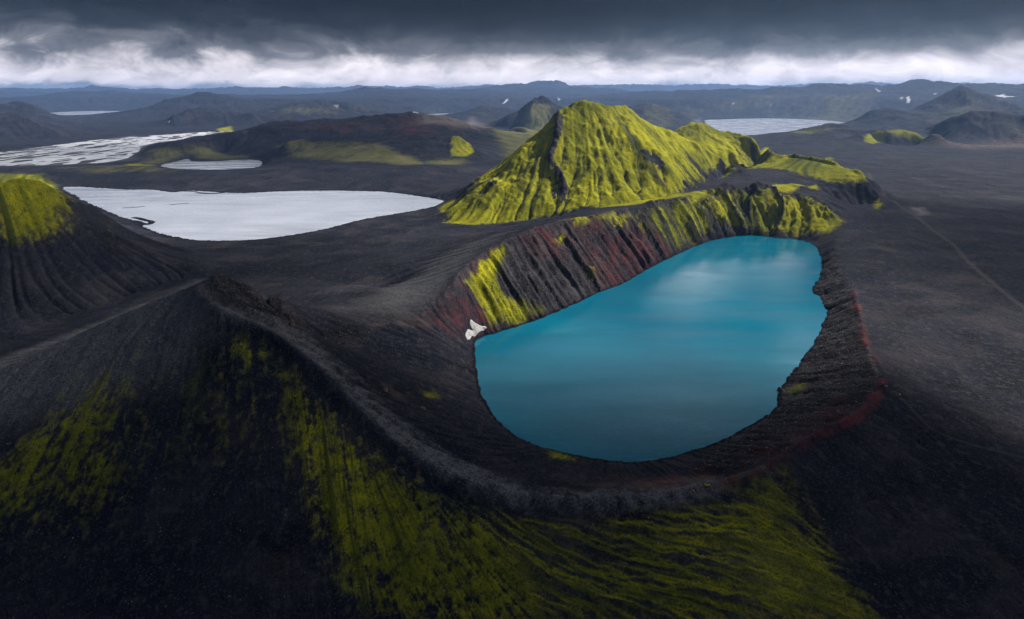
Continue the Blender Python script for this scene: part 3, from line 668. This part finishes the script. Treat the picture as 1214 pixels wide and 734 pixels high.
for k, (name, label, cat) in enumerate(pieces):
    qd = quad[fp == k]
    if not len(qd): print('EMPTY', name); continue
    used, inv = np.unique(qd, return_inverse=True); inv = inv.reshape(-1).astype(np.int32)
    me = bpy.data.meshes.new(name); me.vertices.add(len(used)); me.vertices.foreach_set('co', VERT[used].ravel())
    me.loops.add(len(inv)); me.loops.foreach_set('vertex_index', inv)
    me.polygons.add(len(qd)); me.polygons.foreach_set('loop_start', np.arange(0, len(inv), 4, dtype=np.int32))
    me.polygons.foreach_set('use_smooth', np.ones(len(qd), bool))
    for an, A in (('cover', A1), ('cover_dry', A2), ('cover_form', A3), ('cover_water', A4)):
        at = me.attributes.new(an, 'FLOAT_COLOR', 'POINT'); at.data.foreach_set('color', A[used].ravel())
    me.update(calc_edges=True); me.materials.append(GM)
    me.normals_split_custom_set_from_vertices(NRM[used].tolist())
    o = bpy.data.objects.new(name, me); COL.objects.link(o); props(o, label, cat, 'structure')

# ------------------------------------------------------------------ water
def sheet(name, q, lev, mat, label, cat, grow):
    p = np.array([a[:2] for a in q]); nx = np.roll(p, -1, 0) - np.roll(p, 1, 0)
    area = np.sum(p[:, 0] * np.roll(p[:, 1], -1) - np.roll(p[:, 0], -1) * p[:, 1])
    nn = np.stack([nx[:, 1], -nx[:, 0]], 1) / (np.linalg.norm(nx, axis=1)[:, None] + 1e-9) * (1 if area > 0 else -1)
    p = p + nn * grow
    if area < 0: p = p[::-1]
    bm = bmesh.new(); f = bm.faces.new([bm.verts.new((a[0], a[1], lev)) for a in p]); bmesh.ops.triangulate(bm, faces=[f])
    me = bpy.data.meshes.new(name); bm.to_mesh(me); bm.free(); me.materials.append(mat)
    o = bpy.data.objects.new(name, me); COL.objects.link(o); return props(o, label, cat, 'structure')
WT = water_material('turquoise_water', ((.001, .092, .155), (.002, .13, .20)), .11, .35, .3, .34)
WP = water_material('silty_water', ((.27, .30, .37), (.36, .39, .47)), .2, .2, .2)
WR = water_material('glacial_river_water', ((.6, .61, .64), (.7, .71, .74)), .25, .2, .2)
sheet('lake', QC, 0, WT, 'deep turquoise lake filling the crater', 'lake', 6)
sheet('lake', QW, -2, WP, 'large pale silvery lake on the black plain beside the cone', 'lake', 18)
sheet('lake', QP, 0, WP, 'small pale lake at the foot of the dark flat-topped hill', 'lake', 20)
sheet('lake', QE, 0, WP, 'pale lake below the mountains behind the low green ridge', 'lake', 60)
sheet('lake', QF, 0, WP, 'thin strip of far water in front of the leftmost mountains', 'lake', 150)
sheet('lake', QM, 0, WP, 'small sliver of far water below the cloud-capped central mountain', 'lake', 150)
sheet('river', w if False else [Z(x, y, RIV) for x, y in riv_poly], RIV, WR, 'braided silver river on dark gravel flats', 'river', 10)

# ------------------------------------------------------------------ haze
def box_mesh(name, lo, hi):
    bm = bmesh.new(); bmesh.ops.create_cube(bm, size=1)
    for v in bm.verts: v.co = [lo[k] + (v.co[k] + .5) * (hi[k] - lo[k]) for k in range(3)]
    me = bpy.data.meshes.new(name); bm.to_mesh(me); bm.free(); return me
me = box_mesh('haze', (-40000, -400, float(h.min()) - 1), (40000, 37500, max(215., float(h.max())) + 4))
m = bpy.data.materials.new('haze_air'); t = NT(nodes(m)); out = t.n('ShaderNodeOutputMaterial'); v = t.n('ShaderNodeVolumePrincipled')
v.inputs['Color'].default_value = (.33, .55, 1.0, 1); v.inputs['Density'].default_value = HAZE = 3.8e-5; v.inputs['Anisotropy'].default_value = .2
t.l(v.outputs[0], out.inputs['Volume']); me.materials.append(m)
HZ = me; o = bpy.data.objects.new('haze', me); COL.objects.link(o); props(o, 'thin blue haze over the far plains', 'haze', 'stuff')

# ------------------------------------------------------------------ loose stones, boulders, the snow patch and the walkers
from mathutils import noise as mn, Vector, Matrix
from mathutils.geometry import delaunay_2d_cdt
def simple_mat(name, c1, c2, scale, rough=.9, bump=.5):
    m = bpy.data.materials.new(name); t = NT(nodes(m)); out = t.n('ShaderNodeOutputMaterial'); b = t.n('ShaderNodeBsdfPrincipled'); t.l(b.outputs[0], out.inputs[0])
    pos = t.n('ShaderNodeTexCoord').outputs['Object']; n = t.noise(scale, 5, .6, pos)
    t.l(t.mix(t.rng(n, .35, .65), c1, c2), b.inputs['Base Color']); b.inputs['Roughness'].default_value = rough; b.inputs['Specular IOR Level'].default_value = .25
    bm = t.n('ShaderNodeBump'); bm.inputs['Strength'].default_value = bump; bm.inputs['Distance'].default_value = .1
    t.l(n, bm.inputs['Height']); t.l(bm.outputs[0], b.inputs['Normal']); return m
def ground_z(x, y):
    a = math.atan2(x, y); r = math.hypot(x, y); i = np.interp(math.log(r), lr, np.arange(NRW)); j = (a + TH) / dth
    return float(bil(h, np.array([i]), np.array([j]))[0])
def rock_bm(seed, n=3, rough=.35):
    bm = bmesh.new(); bmesh.ops.create_icosphere(bm, subdivisions=n, radius=1)
    pl = [Vector((random.gauss(0,1), random.gauss(0,1), random.gauss(0,.7))).normalized() for _ in range(9)]
    for v in bm.verts:
        p = v.co.copy(); d = 1 + rough * mn.fractal(p * 1.4 + Vector((seed, seed, 0)), .9, 2.1, 4)
        for q in pl: d = min(d, .82 / max(p.dot(q), .05) )
        v.co = p * d
    return bm
SM = simple_mat('stone', (.05, .048, .05), (.24, .225, .22), .6)
base = []
for k in range(6):
    bm = rock_bm(k * 3.1, 1, .5); base.append((np.array([v.co[:] for v in bm.verts]), np.array([[v.index for v in f.verts] for f in bm.faces]))); bm.free()
wgt = (rock * smooth(slope, .05, .2) * 1.2 + fgm * .25 * (1 - .8 * moss) + pale * .5) * (RR < 760) * (h > .6)
wgt = wgt * (RR / 300)**2 * np.exp(1.2 * N2)                     # area of a cell grows with distance
cs = np.cumsum(wgt.ravel()); pick = np.searchsorted(cs, rng.random(9000) * cs[-1])
vv, ff, off = [], [], 0
for p in pick:
    c = VERT[p]; b, f = base[rng.integers(6)]
    sz = .16 + .34 * rng.random()**3 * (1.6 if rock.ravel()[p] > .3 else 1)
    a = rng.random() * 6.28; ca, sa = math.cos(a), math.sin(a)
    q = b * np.array([1, .6 + .5 * rng.random(), .5 + .4 * rng.random()]) * sz
    vv.append(np.stack([q[:, 0]*ca - q[:, 1]*sa + c[0], q[:, 0]*sa + q[:, 1]*ca + c[1], q[:, 2] + c[2] + sz * .15], 1)); ff.append(f + off); off += len(b)
me = bpy.data.meshes.new('loose_stones'); me.from_pydata(np.concatenate(vv).tolist(), [], np.concatenate(ff).tolist()); me.materials.append(SM)
o = bpy.data.objects.new('loose_stones', me); COL.objects.link(o); props(o, 'loose grey stones scattered over the crater slopes', 'stones', 'stuff')
TM = simple_mat('weathered_tuff', (.07, .055, .05), (.24, .18, .14), .5); DM = simple_mat('dark_lava', (.018, .017, .018), (.075, .07, .07), .5)
def boulder(px, py, sx, sy, sz, mat, label, seed):
    w = hit(px, py); bm = rock_bm(seed, 4, .45)
    for v in bm.verts:
        v.co = Vector((v.co.x * sx, v.co.y * sy, v.co.z * sz)) * (1 + .10 * mn.noise(v.co * 5))
    me = bpy.data.meshes.new('boulder'); bm.to_mesh(me); bm.free(); me.materials.append(mat)
    o = bpy.data.objects.new('boulder', me); COL.objects.link(o); o.location = (w[0], w[1], w[2]); o.rotation_euler[2] = seed; props(o, label, 'boulder', None, 'rock knobs on the inner crater slope')
boulder(457, 463, 1.9, 1.3, 1.3, TM, 'pale tan rock knob highest up the inner crater slope, behind the ridge crest', 1.1)
boulder(502, 484, 2.2, 1.2, 1.0, TM, 'brownish rock knob halfway along the inner slope below the gravel crest', 2.3)
boulder(543, 503, 1.4, 1.0, .8, DM, 'small dark rock knob on the inner slope nearest the lake end', 3.7)
boulder(583, 564, 2.0, 1.0, .8, TM, 'tan rock sitting just inside the lowest bend of the gravel crest', 4.9)
boulder(926, 463, 3.4, 2.0, 1.8, DM, 'dark jagged rock jutting into the turquoise water from the right wall', 5.2)
boulder(346, 386, 1.6, 1.6, 3.2, TM, 'rusty upright rock standing under the summit of the near cone', 6.4)
# snow patch
out_ = [(558,379.1),(560.9,381),(563.8,383.1),(567.5,385.1),(572.8,386.8),(577,389),(571.2,392.1),(566.2,395.4),(563.4,398.5),(559.2,398.7),(555.5,402.8),(552.2,400),(552,395),(555.5,390.5),(558.8,391.7),(561.1,391.7),(558.8,388.4),(556.8,383)]
q = catmull([hit(*p) for p in out_], True)[:-1][:, :2]
lo, hi = q.min(0), q.max(0); gx, gy = np.meshgrid(np.arange(lo[0], hi[0], .7), np.arange(lo[1], hi[1], .7)); g = np.stack([gx.ravel(), gy.ravel()], 1)
def pin(p, q):
    ins = np.zeros(len(p), bool); d = np.full(len(p), 1e9)
    for a, b in zip(q, np.roll(q, -1, 0)):
        e = b - a; t_ = np.clip(((p - a) @ e) / max(e @ e, 1e-9), 0, 1); d = np.minimum(d, np.linalg.norm(p - a - t_[:, None] * e, axis=1))
        c = (a[1] > p[:, 1]) != (b[1] > p[:, 1])
        if abs(e[1]) > 1e-9: ins ^= c & (p[:, 0] < e[0] * (p[:, 1] - a[1]) / e[1] + a[0])
    return ins, d
ins, d = pin(g, q); g = g[ins & (d > .35)]; dg = d[ins & (d > .35)]
vs_, _, fs_, *_ = delaunay_2d_cdt([Vector(p) for p in q] + [Vector(p) for p in g], [], [list(range(len(q)))], 1, 1e-4)
bm = bmesh.new(); nv = []
p2 = np.array([v[:] for v in vs_]); _, dd = pin(p2, q)
for (x, y), e in zip(p2, dd):
    nv.append(bm.verts.new((x, y, ground_z(x, y) + .15 + .45 * (1 - math.exp(-e * .6)) + .22 * mn.noise(Vector((x, y, 0)) * .5))))
for f in fs_: bm.faces.new([nv[k] for k in f])
r = bmesh.ops.extrude_face_region(bm, geom=bm.faces[:])
for v in r['geom']:
    if isinstance(v, bmesh.types.BMVert): v.co.z -= 2.2
bmesh.ops.recalc_face_normals(bm, faces=bm.faces[:])
me = bpy.data.meshes.new('snow_patch'); bm.to_mesh(me); bm.free(); me.shade_smooth(); me.materials.append(simple_mat('old_snow', (.24, .23, .232), (.42, .41, .415), .35, .8, .9))
o = bpy.data.objects.new('snow_patch', me); COL.objects.link(o); props(o, 'leftover white snow patch with a notched edge beside the turquoise lake', 'snow patch')
# people
SKIN = simple_mat('skin', (.45, .28, .2), (.5, .32, .24), 8, .6, .1); HAIR = simple_mat('hair', (.02, .013, .01), (.05, .03, .02), 30)
PANTS = simple_mat('dark_trousers', (.012, .013, .018), (.025, .026, .033), 12); BOOT = simple_mat('boot_leather', (.02, .015, .012), (.04, .03, .02), 20)
def skin_mesh(verts, edges, radii, root=0, sub=2):
    me = bpy.data.meshes.new('tmp'); me.from_pydata(verts, edges, []); o = bpy.data.objects.new('tmp', me); COL.objects.link(o)
    md = o.modifiers.new('s', 'SKIN'); md.use_smooth_shade = True
    for k, r in enumerate(radii):
        e = me.skin_vertices[0].data[k]; e.radius = (r, r) if isinstance(r, float) else r; e.use_root = (k == root)
    sd = o.modifiers.new('d', 'SUBSURF'); sd.levels = sub; sd.render_levels = sub
    bpy.context.view_layer.update(); ev = o.evaluated_get(bpy.context.evaluated_depsgraph_get()); out = bpy.data.meshes.new_from_object(ev)
    bpy.data.objects.remove(o); bpy.data.meshes.remove(me); return out
def person(px, py, face, stride, lean, jacket, label, group):
    w = hit(px, py); s_ = stride
    J = {'pel': (0, 0, .95), 'wst': (0, .01, 1.10), 'chs': (0, .02 + lean, 1.32), 'nck': (0, .03 + lean, 1.50), 'hd0': (0, .05 + lean, 1.58), 'hd1': (0, .055 + lean, 1.68), 'hd2': (0, .05 + lean, 1.74)}
    for sd, sg in (('l', 1), ('r', -1)):
        f = s_ * sg; x = .1 * sg
        J['hip' + sd] = (x, 0, .90); J['kne' + sd] = (x, .04 + f * .5, .50); J['ank' + sd] = (x, f - .03, .09 + max(0, -f) * .15); J['toe' + sd] = (x, f + .17, .035)
        J['sho' + sd] = (.19 * sg, .02 + lean, 1.43); J['elb' + sd] = (.25 * sg, -f * .35 - .02 + lean, 1.15); J['wri' + sd] = (.25 * sg, -f * .7 + .10 + lean, .93); J['hnd' + sd] = (.245 * sg, -f * .75 + .13 + lean, .85)
    names = list(J); ix = {n: k for k, n in enumerate(names)}
    E = [('pel','wst'),('wst','chs'),('chs','nck'),('nck','hd0'),('hd0','hd1'),('hd1','hd2')]
    for sd in 'lr': E += [('pel','hip'+sd),('hip'+sd,'kne'+sd),('kne'+sd,'ank'+sd),('ank'+sd,'toe'+sd),('chs','sho'+sd),('sho'+sd,'elb'+sd),('elb'+sd,'wri'+sd),('wri'+sd,'hnd'+sd)]
    RD = {'pel': .13, 'wst': .125, 'chs': .14, 'nck': .055, 'hd0': .075, 'hd1': .098, 'hd2': .06, 'hip': .085, 'kne': .058, 'ank': .042, 'toe': .035, 'sho': .06, 'elb': .045, 'wri': .03, 'hnd': .036}
    rad = lambda n, g=0.: float(RD[n] if n in RD else RD[n[:-1]]) + g
    def build(keep, grow):
        kk = [n for n in names if n in keep]; iz = {n: k for k, n in enumerate(kk)}
        return skin_mesh([J[n] for n in kk], [(iz[a], iz[b]) for a, b in E if a in iz and b in iz], [rad(n, grow) for n in kk], 0, 1)
    bm = bmesh.new(); me = build(names, 0.); bm.from_mesh(me)
    for sg, sd in ((1, 'l'), (-1, 'r')):                       # fingers and thumb, rooted in the palm
        hx, hy, hz = J['hnd' + sd]
        for k, (dy, L) in enumerate(((-.03, .062), (-.01, .078), (.01, .084), (.03, .074))):
            bm.from_mesh(skin_mesh([(hx, hy + dy * .7, hz + .01), (hx, hy + dy, hz - .04), (hx - .012 * sg, hy + dy, hz - .04 - L * .5), (hx - .03 * sg, hy + dy, hz - .04 - L)], [(0,1),(1,2),(2,3)], [.010, .009, .009, .007], 0, 1))
        bm.from_mesh(skin_mesh([(hx, hy + .02, hz + .03), (hx - .01 * sg, hy + .055, hz), (hx - .02 * sg, hy + .065, hz - .04)], [(0,1),(1,2)], [.011, .010, .008], 0, 1))
    y0 = J['hd1'][1]
    for c, r, sc in (((0, y0 + .10, 1.645), .018, (.8, 1.1, 1.3)), ((.095, y0 - .01, 1.65), .022, (.4, .8, 1.2)), ((-.095, y0 - .01, 1.65), .022, (.4, .8, 1.2)), ((.035, y0 + .083, 1.67), .014, (1, .7, .7)), ((-.035, y0 + .083, 1.67), .014, (1, .7, .7)), ((0, y0 + .085, 1.605), .018, (1.3, .6, .4))):
        bmesh.ops.create_icosphere(bm, subdivisions=1, radius=r, matrix=Matrix.Translation(c) @ Matrix.Diagonal((*sc, 1)))
    me = bpy.data.meshes.new('person'); bm.to_mesh(me); bm.free(); me.materials.append(SKIN); me.shade_smooth()
    o = bpy.data.objects.new('person', me); COL.objects.link(o); o.scale = (1.7, 1.7, 1.7); o.location = (w[0], w[1], w[2] - .03); o.rotation_euler[2] = face
    props(o, label, 'person', None, group)
    def child(name, me, mat):
        me.name = name; me.materials.clear(); me.materials.append(mat); c = bpy.data.objects.new(name, me); COL.objects.link(c); c.parent = o
    jm = simple_mat('jacket_cloth', tuple(.85 * v for v in jacket), jacket, 10, .7)
    child('jacket', build(['pel','wst','chs','shol','shor','elbl','elbr','wril','wrir'], .028), jm)
    child('trousers', build(['pel','hipl','hipr','knel','kner','ankl','ankr'], .022), PANTS)
    for sd in 'lr': child('boot', build(['ank'+sd,'toe'+sd], .02), BOOT)
    bm = bmesh.new(); bmesh.ops.create_uvsphere(bm, u_segments=16, v_segments=10, radius=.112, matrix=Matrix.Translation((0, y0 - .012, 1.69)))
    bmesh.ops.delete(bm, geom=[v for v in bm.verts if v.co.z < 1.63 or (v.co.y > y0 + .05 and v.co.z < 1.73)], context='VERTS')
    me = bpy.data.meshes.new('hair'); bm.to_mesh(me); bm.free(); child('hair', me, HAIR)
G1, G2 = 'walkers on the near crater rim', 'walkers beside the right crater rim'
YEL = (.85, .74, .01)
person(783, 592.3, .9, .12, .02, (.03, .42, .72), 'walker in a bright blue jacket on the gravel rim', G1)
person(797, 590, 1.1, .18, .03, (.22, .02, .06), 'walker in a dark maroon jacket following the blue one along the rim', G1)
person(821.5, 585.8, -.6, .05, 0., (.85, .52, .01), 'walker in an orange yellow jacket standing alone on the rim', G1)
person(835.6, 578.6, -1.2, .15, .02, YEL, 'leftmost of three walkers in yellow jackets close together on the rim', G1)
person(838.0, 579.2, 2.4, .03, 0., YEL, 'middle one of the three walkers in yellow jackets on the rim', G1)
person(840.2, 578.8, .4, .10, .01, YEL, 'rightmost of three walkers in yellow jackets close together on the rim', G1)
person(1046, 457, 2.2, .16, .02, (.78, .22, .38), 'walker in a pink jacket at the red edge of the crater', G2)
person(1050, 461, 2.4, .13, .02, (.72, .74, .78), 'walker in a white jacket right behind the pink one', G2)
person(1066, 471, 2.3, .2, .03, (.74, .74, .8), 'walker in a white jacket alone on the dark path away from the rim', G2)
print('zrange', h.min(), h.max(), h.shape)

# ------------------------------------------------------------------ light
SUN_AZ, SUN_EL = radians(60), radians(40)               # azimuth clockwise from the view direction
S.world = bpy.data.worlds.new('World'); S.world.use_nodes = True
t = NT(S.world.node_tree); S.world.node_tree.nodes.clear()
out = t.n('ShaderNodeOutputWorld'); bg = t.n('ShaderNodeBackground'); t.l(bg.outputs[0], out.inputs[0])
sky = t.n('ShaderNodeTexSky', sky_type='NISHITA', sun_disc=False, sun_elevation=SUN_EL, sun_rotation=SUN_AZ)
bg.inputs[1].default_value = .1
tc = t.n('ShaderNodeTexCoord').outputs['Generated']
sp = t.n('ShaderNodeSeparateXYZ'); t.l(tc, sp.inputs[0]); zz = sp.outputs[2]
mp = t.n('ShaderNodeMapping'); t.l(tc, mp.inputs[0]); mp.inputs['Scale'].default_value = (1, 1, 2.2)
wv = t.n('ShaderNodeTexNoise'); wv.inputs['Scale'].default_value = 4; wv.inputs['Detail'].default_value = 3; t.l(mp.outputs[0], wv.inputs['Vector'])
va = t.n('ShaderNodeVectorMath', operation='MULTIPLY_ADD'); t.l(wv.outputs['Color'], va.inputs[0]); va.inputs[1].default_value = (.25, .25, .25); t.l(mp.outputs[0], va.inputs[2])
na = t.noise(10, 10, .6, va.outputs[0]); nb = t.noise(2.1, 4, .5, tc)
amp = t.rng(sp.outputs[0], -.7, .0, .13, .055)                     # more broken cloud to the left
e = t.math('ADD', zz, t.math('MULTIPLY', t.math('SUBTRACT', na, .5), amp))
e = t.math('ADD', e, t.math('MULTIPLY', t.math('SUBTRACT', nb, .5), .035))
ramp = t.n('ShaderNodeValToRGB'); t.l(t.rng(e, -.05, .75), ramp.inputs[0])
cr = ramp.color_ramp; cr.interpolation = 'LINEAR'
stops = [(-.05, (1.7, 2.0, 2.6)), (.003, (2.0, 2.3, 2.9)), (.017, (7.2, 6.6, 6.9)), (.030, (7.4, 6.8, 7.1)), (.043, (4.6, 4.3, 4.55)), (.058, (1.3, 1.32, 1.46)), (.078, (.36, .4, .48)), (.096, (.1, .125, .17)), (.12, (.02, .028, .042)), (.2, (.05, .07, .11)), (.3, (.16, .22, .32)), (.5, (.5, .65, .95)), (.75, (.6, .82, 1.25))]
while len(cr.elements) < len(stops): cr.elements.new(.5)
for el, (p, c) in zip(cr.elements, stops): el.position = (p + .05) / .8; el.color = (*c, 1)
def gap(az, el, a, b):                                             # a brighter break between the clouds
    az, el = radians(az), radians(el)
    dp = t.n('ShaderNodeVectorMath', operation='DOT_PRODUCT'); t.l(va2.outputs[0], dp.inputs[0]); dp.inputs[1].default_value = (math.sin(az) * math.cos(el), math.cos(az) * math.cos(el), math.sin(el))
    o = t.n('ShaderNodeMapRange', interpolation_type='SMOOTHERSTEP'); t.l(dp.outputs['Value'], o.inputs[0]); o.inputs[1].default_value = math.cos(radians(a)); o.inputs[2].default_value = math.cos(radians(b)); return o.outputs[0]
va2 = t.n('ShaderNodeVectorMath', operation='MULTIPLY_ADD'); t.l(wv.outputs['Color'], va2.inputs[0]); va2.inputs[1].default_value = (.16, .16, .07); va2.inputs[2].default_value = (0, 0, 0)
va3 = t.n('ShaderNodeVectorMath', operation='SUBTRACT'); va3.inputs[1].default_value = (.08, .08, .035); t.l(tc, va3.inputs[0]); t.l(va3.outputs[0], va2.inputs[2])
brk_ = t.math('ADD', t.math('MULTIPLY', gap(23.5, 15, 6.5, 1.5), t.rng(na, .30, .52)), t.math('MULTIPLY', gap(-24, 17, 20, 6), .7))
skyc = t.mix(t.math('MULTIPLY', t.math('MINIMUM', t.math('MULTIPLY', brk_, .95), 1.0), t.rng(zz, .145, .2)), ramp.outputs[0], (12, 11.6, 12))
va4 = t.n('ShaderNodeVectorMath', operation='SCALE'); t.l(skyc, va4.inputs[0]); t.l(t.rng(t.noise(16, 8, .62, va.outputs[0]), .3, .7, .72, 1.25), va4.inputs['Scale'])
t.l(t.mix(.985, sky.outputs[0], va4.outputs[0]), bg.inputs[0])
# clouds added out of view so their shade darkens the near crater and plains
CM = bpy.data.materials.new('shade_cloud_vapour'); t = NT(nodes(CM)); out = t.n('ShaderNodeOutputMaterial'); v = t.n('ShaderNodeVolumePrincipled')
v.inputs['Color'].default_value = (.9, .9, .92, 1); v.inputs['Density'].default_value = .01; v.inputs['Anisotropy'].default_value = .5
t.l(v.outputs[0], out.inputs['Volume'])
from mathutils import noise as mn, Vector
def cloud(x, y, zc, rx, ry, rz, seed, label, shade=True, puff=.35):
    bm = bmesh.new(); nr_, na_ = 26, 64; rings = []
    def prof(r, a):
        p = Vector((r * math.cos(a) * 1.6 + seed * 3.7, r * math.sin(a) * 1.6, seed))
        return rz * (1 - r * r)**2 * max(.15, 1 + puff * 2 * mn.fractal(p * 1.3, .9, 2.0, 5))
    for side in (1, -1):
        top = bm.verts.new((0, 0, side * prof(0, 0)))
        prev = None
        for k in range(1, nr_ + 1):
            r = k / nr_
            if k == nr_ and side == -1: ring = rings[0]
            else:
                ring = []
                for q_ in range(na_):
                    a = 2 * math.pi * q_ / na_; w_ = 1 + .35 * mn.fractal(Vector((math.cos(a) * 1.2 + seed, math.sin(a) * 1.2, seed)), .9, 2, 4)
                    ring.append(bm.verts.new((r * math.cos(a) * rx * w_, r * math.sin(a) * ry * w_, 0 if k == nr_ else prof(r, a) * (1 if side == 1 else -.45))))
                if k == nr_: rings.append(ring)
            for q_ in range(na_):
                n_ = (q_ + 1) % na_
                f = [top, ring[q_], ring[n_]] if prev is None else [prev[q_], ring[q_], ring[n_], prev[n_]]
                bm.faces.new(f if side == 1 else f[::-1])
            prev = ring
    me = bpy.data.meshes.new('cloud'); bm.to_mesh(me); bm.free(); me.materials.append(CM); me.shade_smooth()
    o = bpy.data.objects.new('cloud', me); COL.objects.link(o)
    k = zc / math.tan(SUN_EL) if shade else 0
    o.location = (x + k * math.sin(SUN_AZ), y + k * math.cos(SUN_AZ), zc)
    props(o, label, 'cloud', 'stuff')
SHADE_CLOUDS = [(-40, -30, 1000, 1250, 440, 330, 1.3, 'unseen cloud added to shade the near foot of the crater'),
          (1010, 480, 1300, 760, 640, 115, 7.7, 'unseen cloud added to shade the black plain'),
          (-430, 560, 1200, 430, 300, 60, 4.4, 'unseen cloud added to shade the ash between the two lakes'),
          (-900, 2100, 1250, 1500, 800, 60, 2.9, 'unseen cloud added to shade the dark flat-topped hill')]
for c_ in SHADE_CLOUDS: cloud(*c_)
sl_ = bpy.data.lights.new('sun', 'SUN'); sl_.energy = 5.0; sl_.angle = radians(.5); sl_.color = (1, .96, .89)
so = bpy.data.objects.new('sun', sl_); COL.objects.link(so)
so.rotation_euler = (math.pi/2 - SUN_EL, 0, math.pi - SUN_AZ)
vs = S.view_settings; vs.view_transform = 'Standard'; vs.look = 'None'; vs.exposure = .6; vs.gamma = 1; vs.use_curve_mapping = False
S.cycles.use_denoising = True; S.cycles.max_bounces = 5; S.cycles.diffuse_bounces = 2; S.cycles.glossy_bounces = 2; S.cycles.volume_bounces = 1
S.cycles.use_adaptive_sampling = True
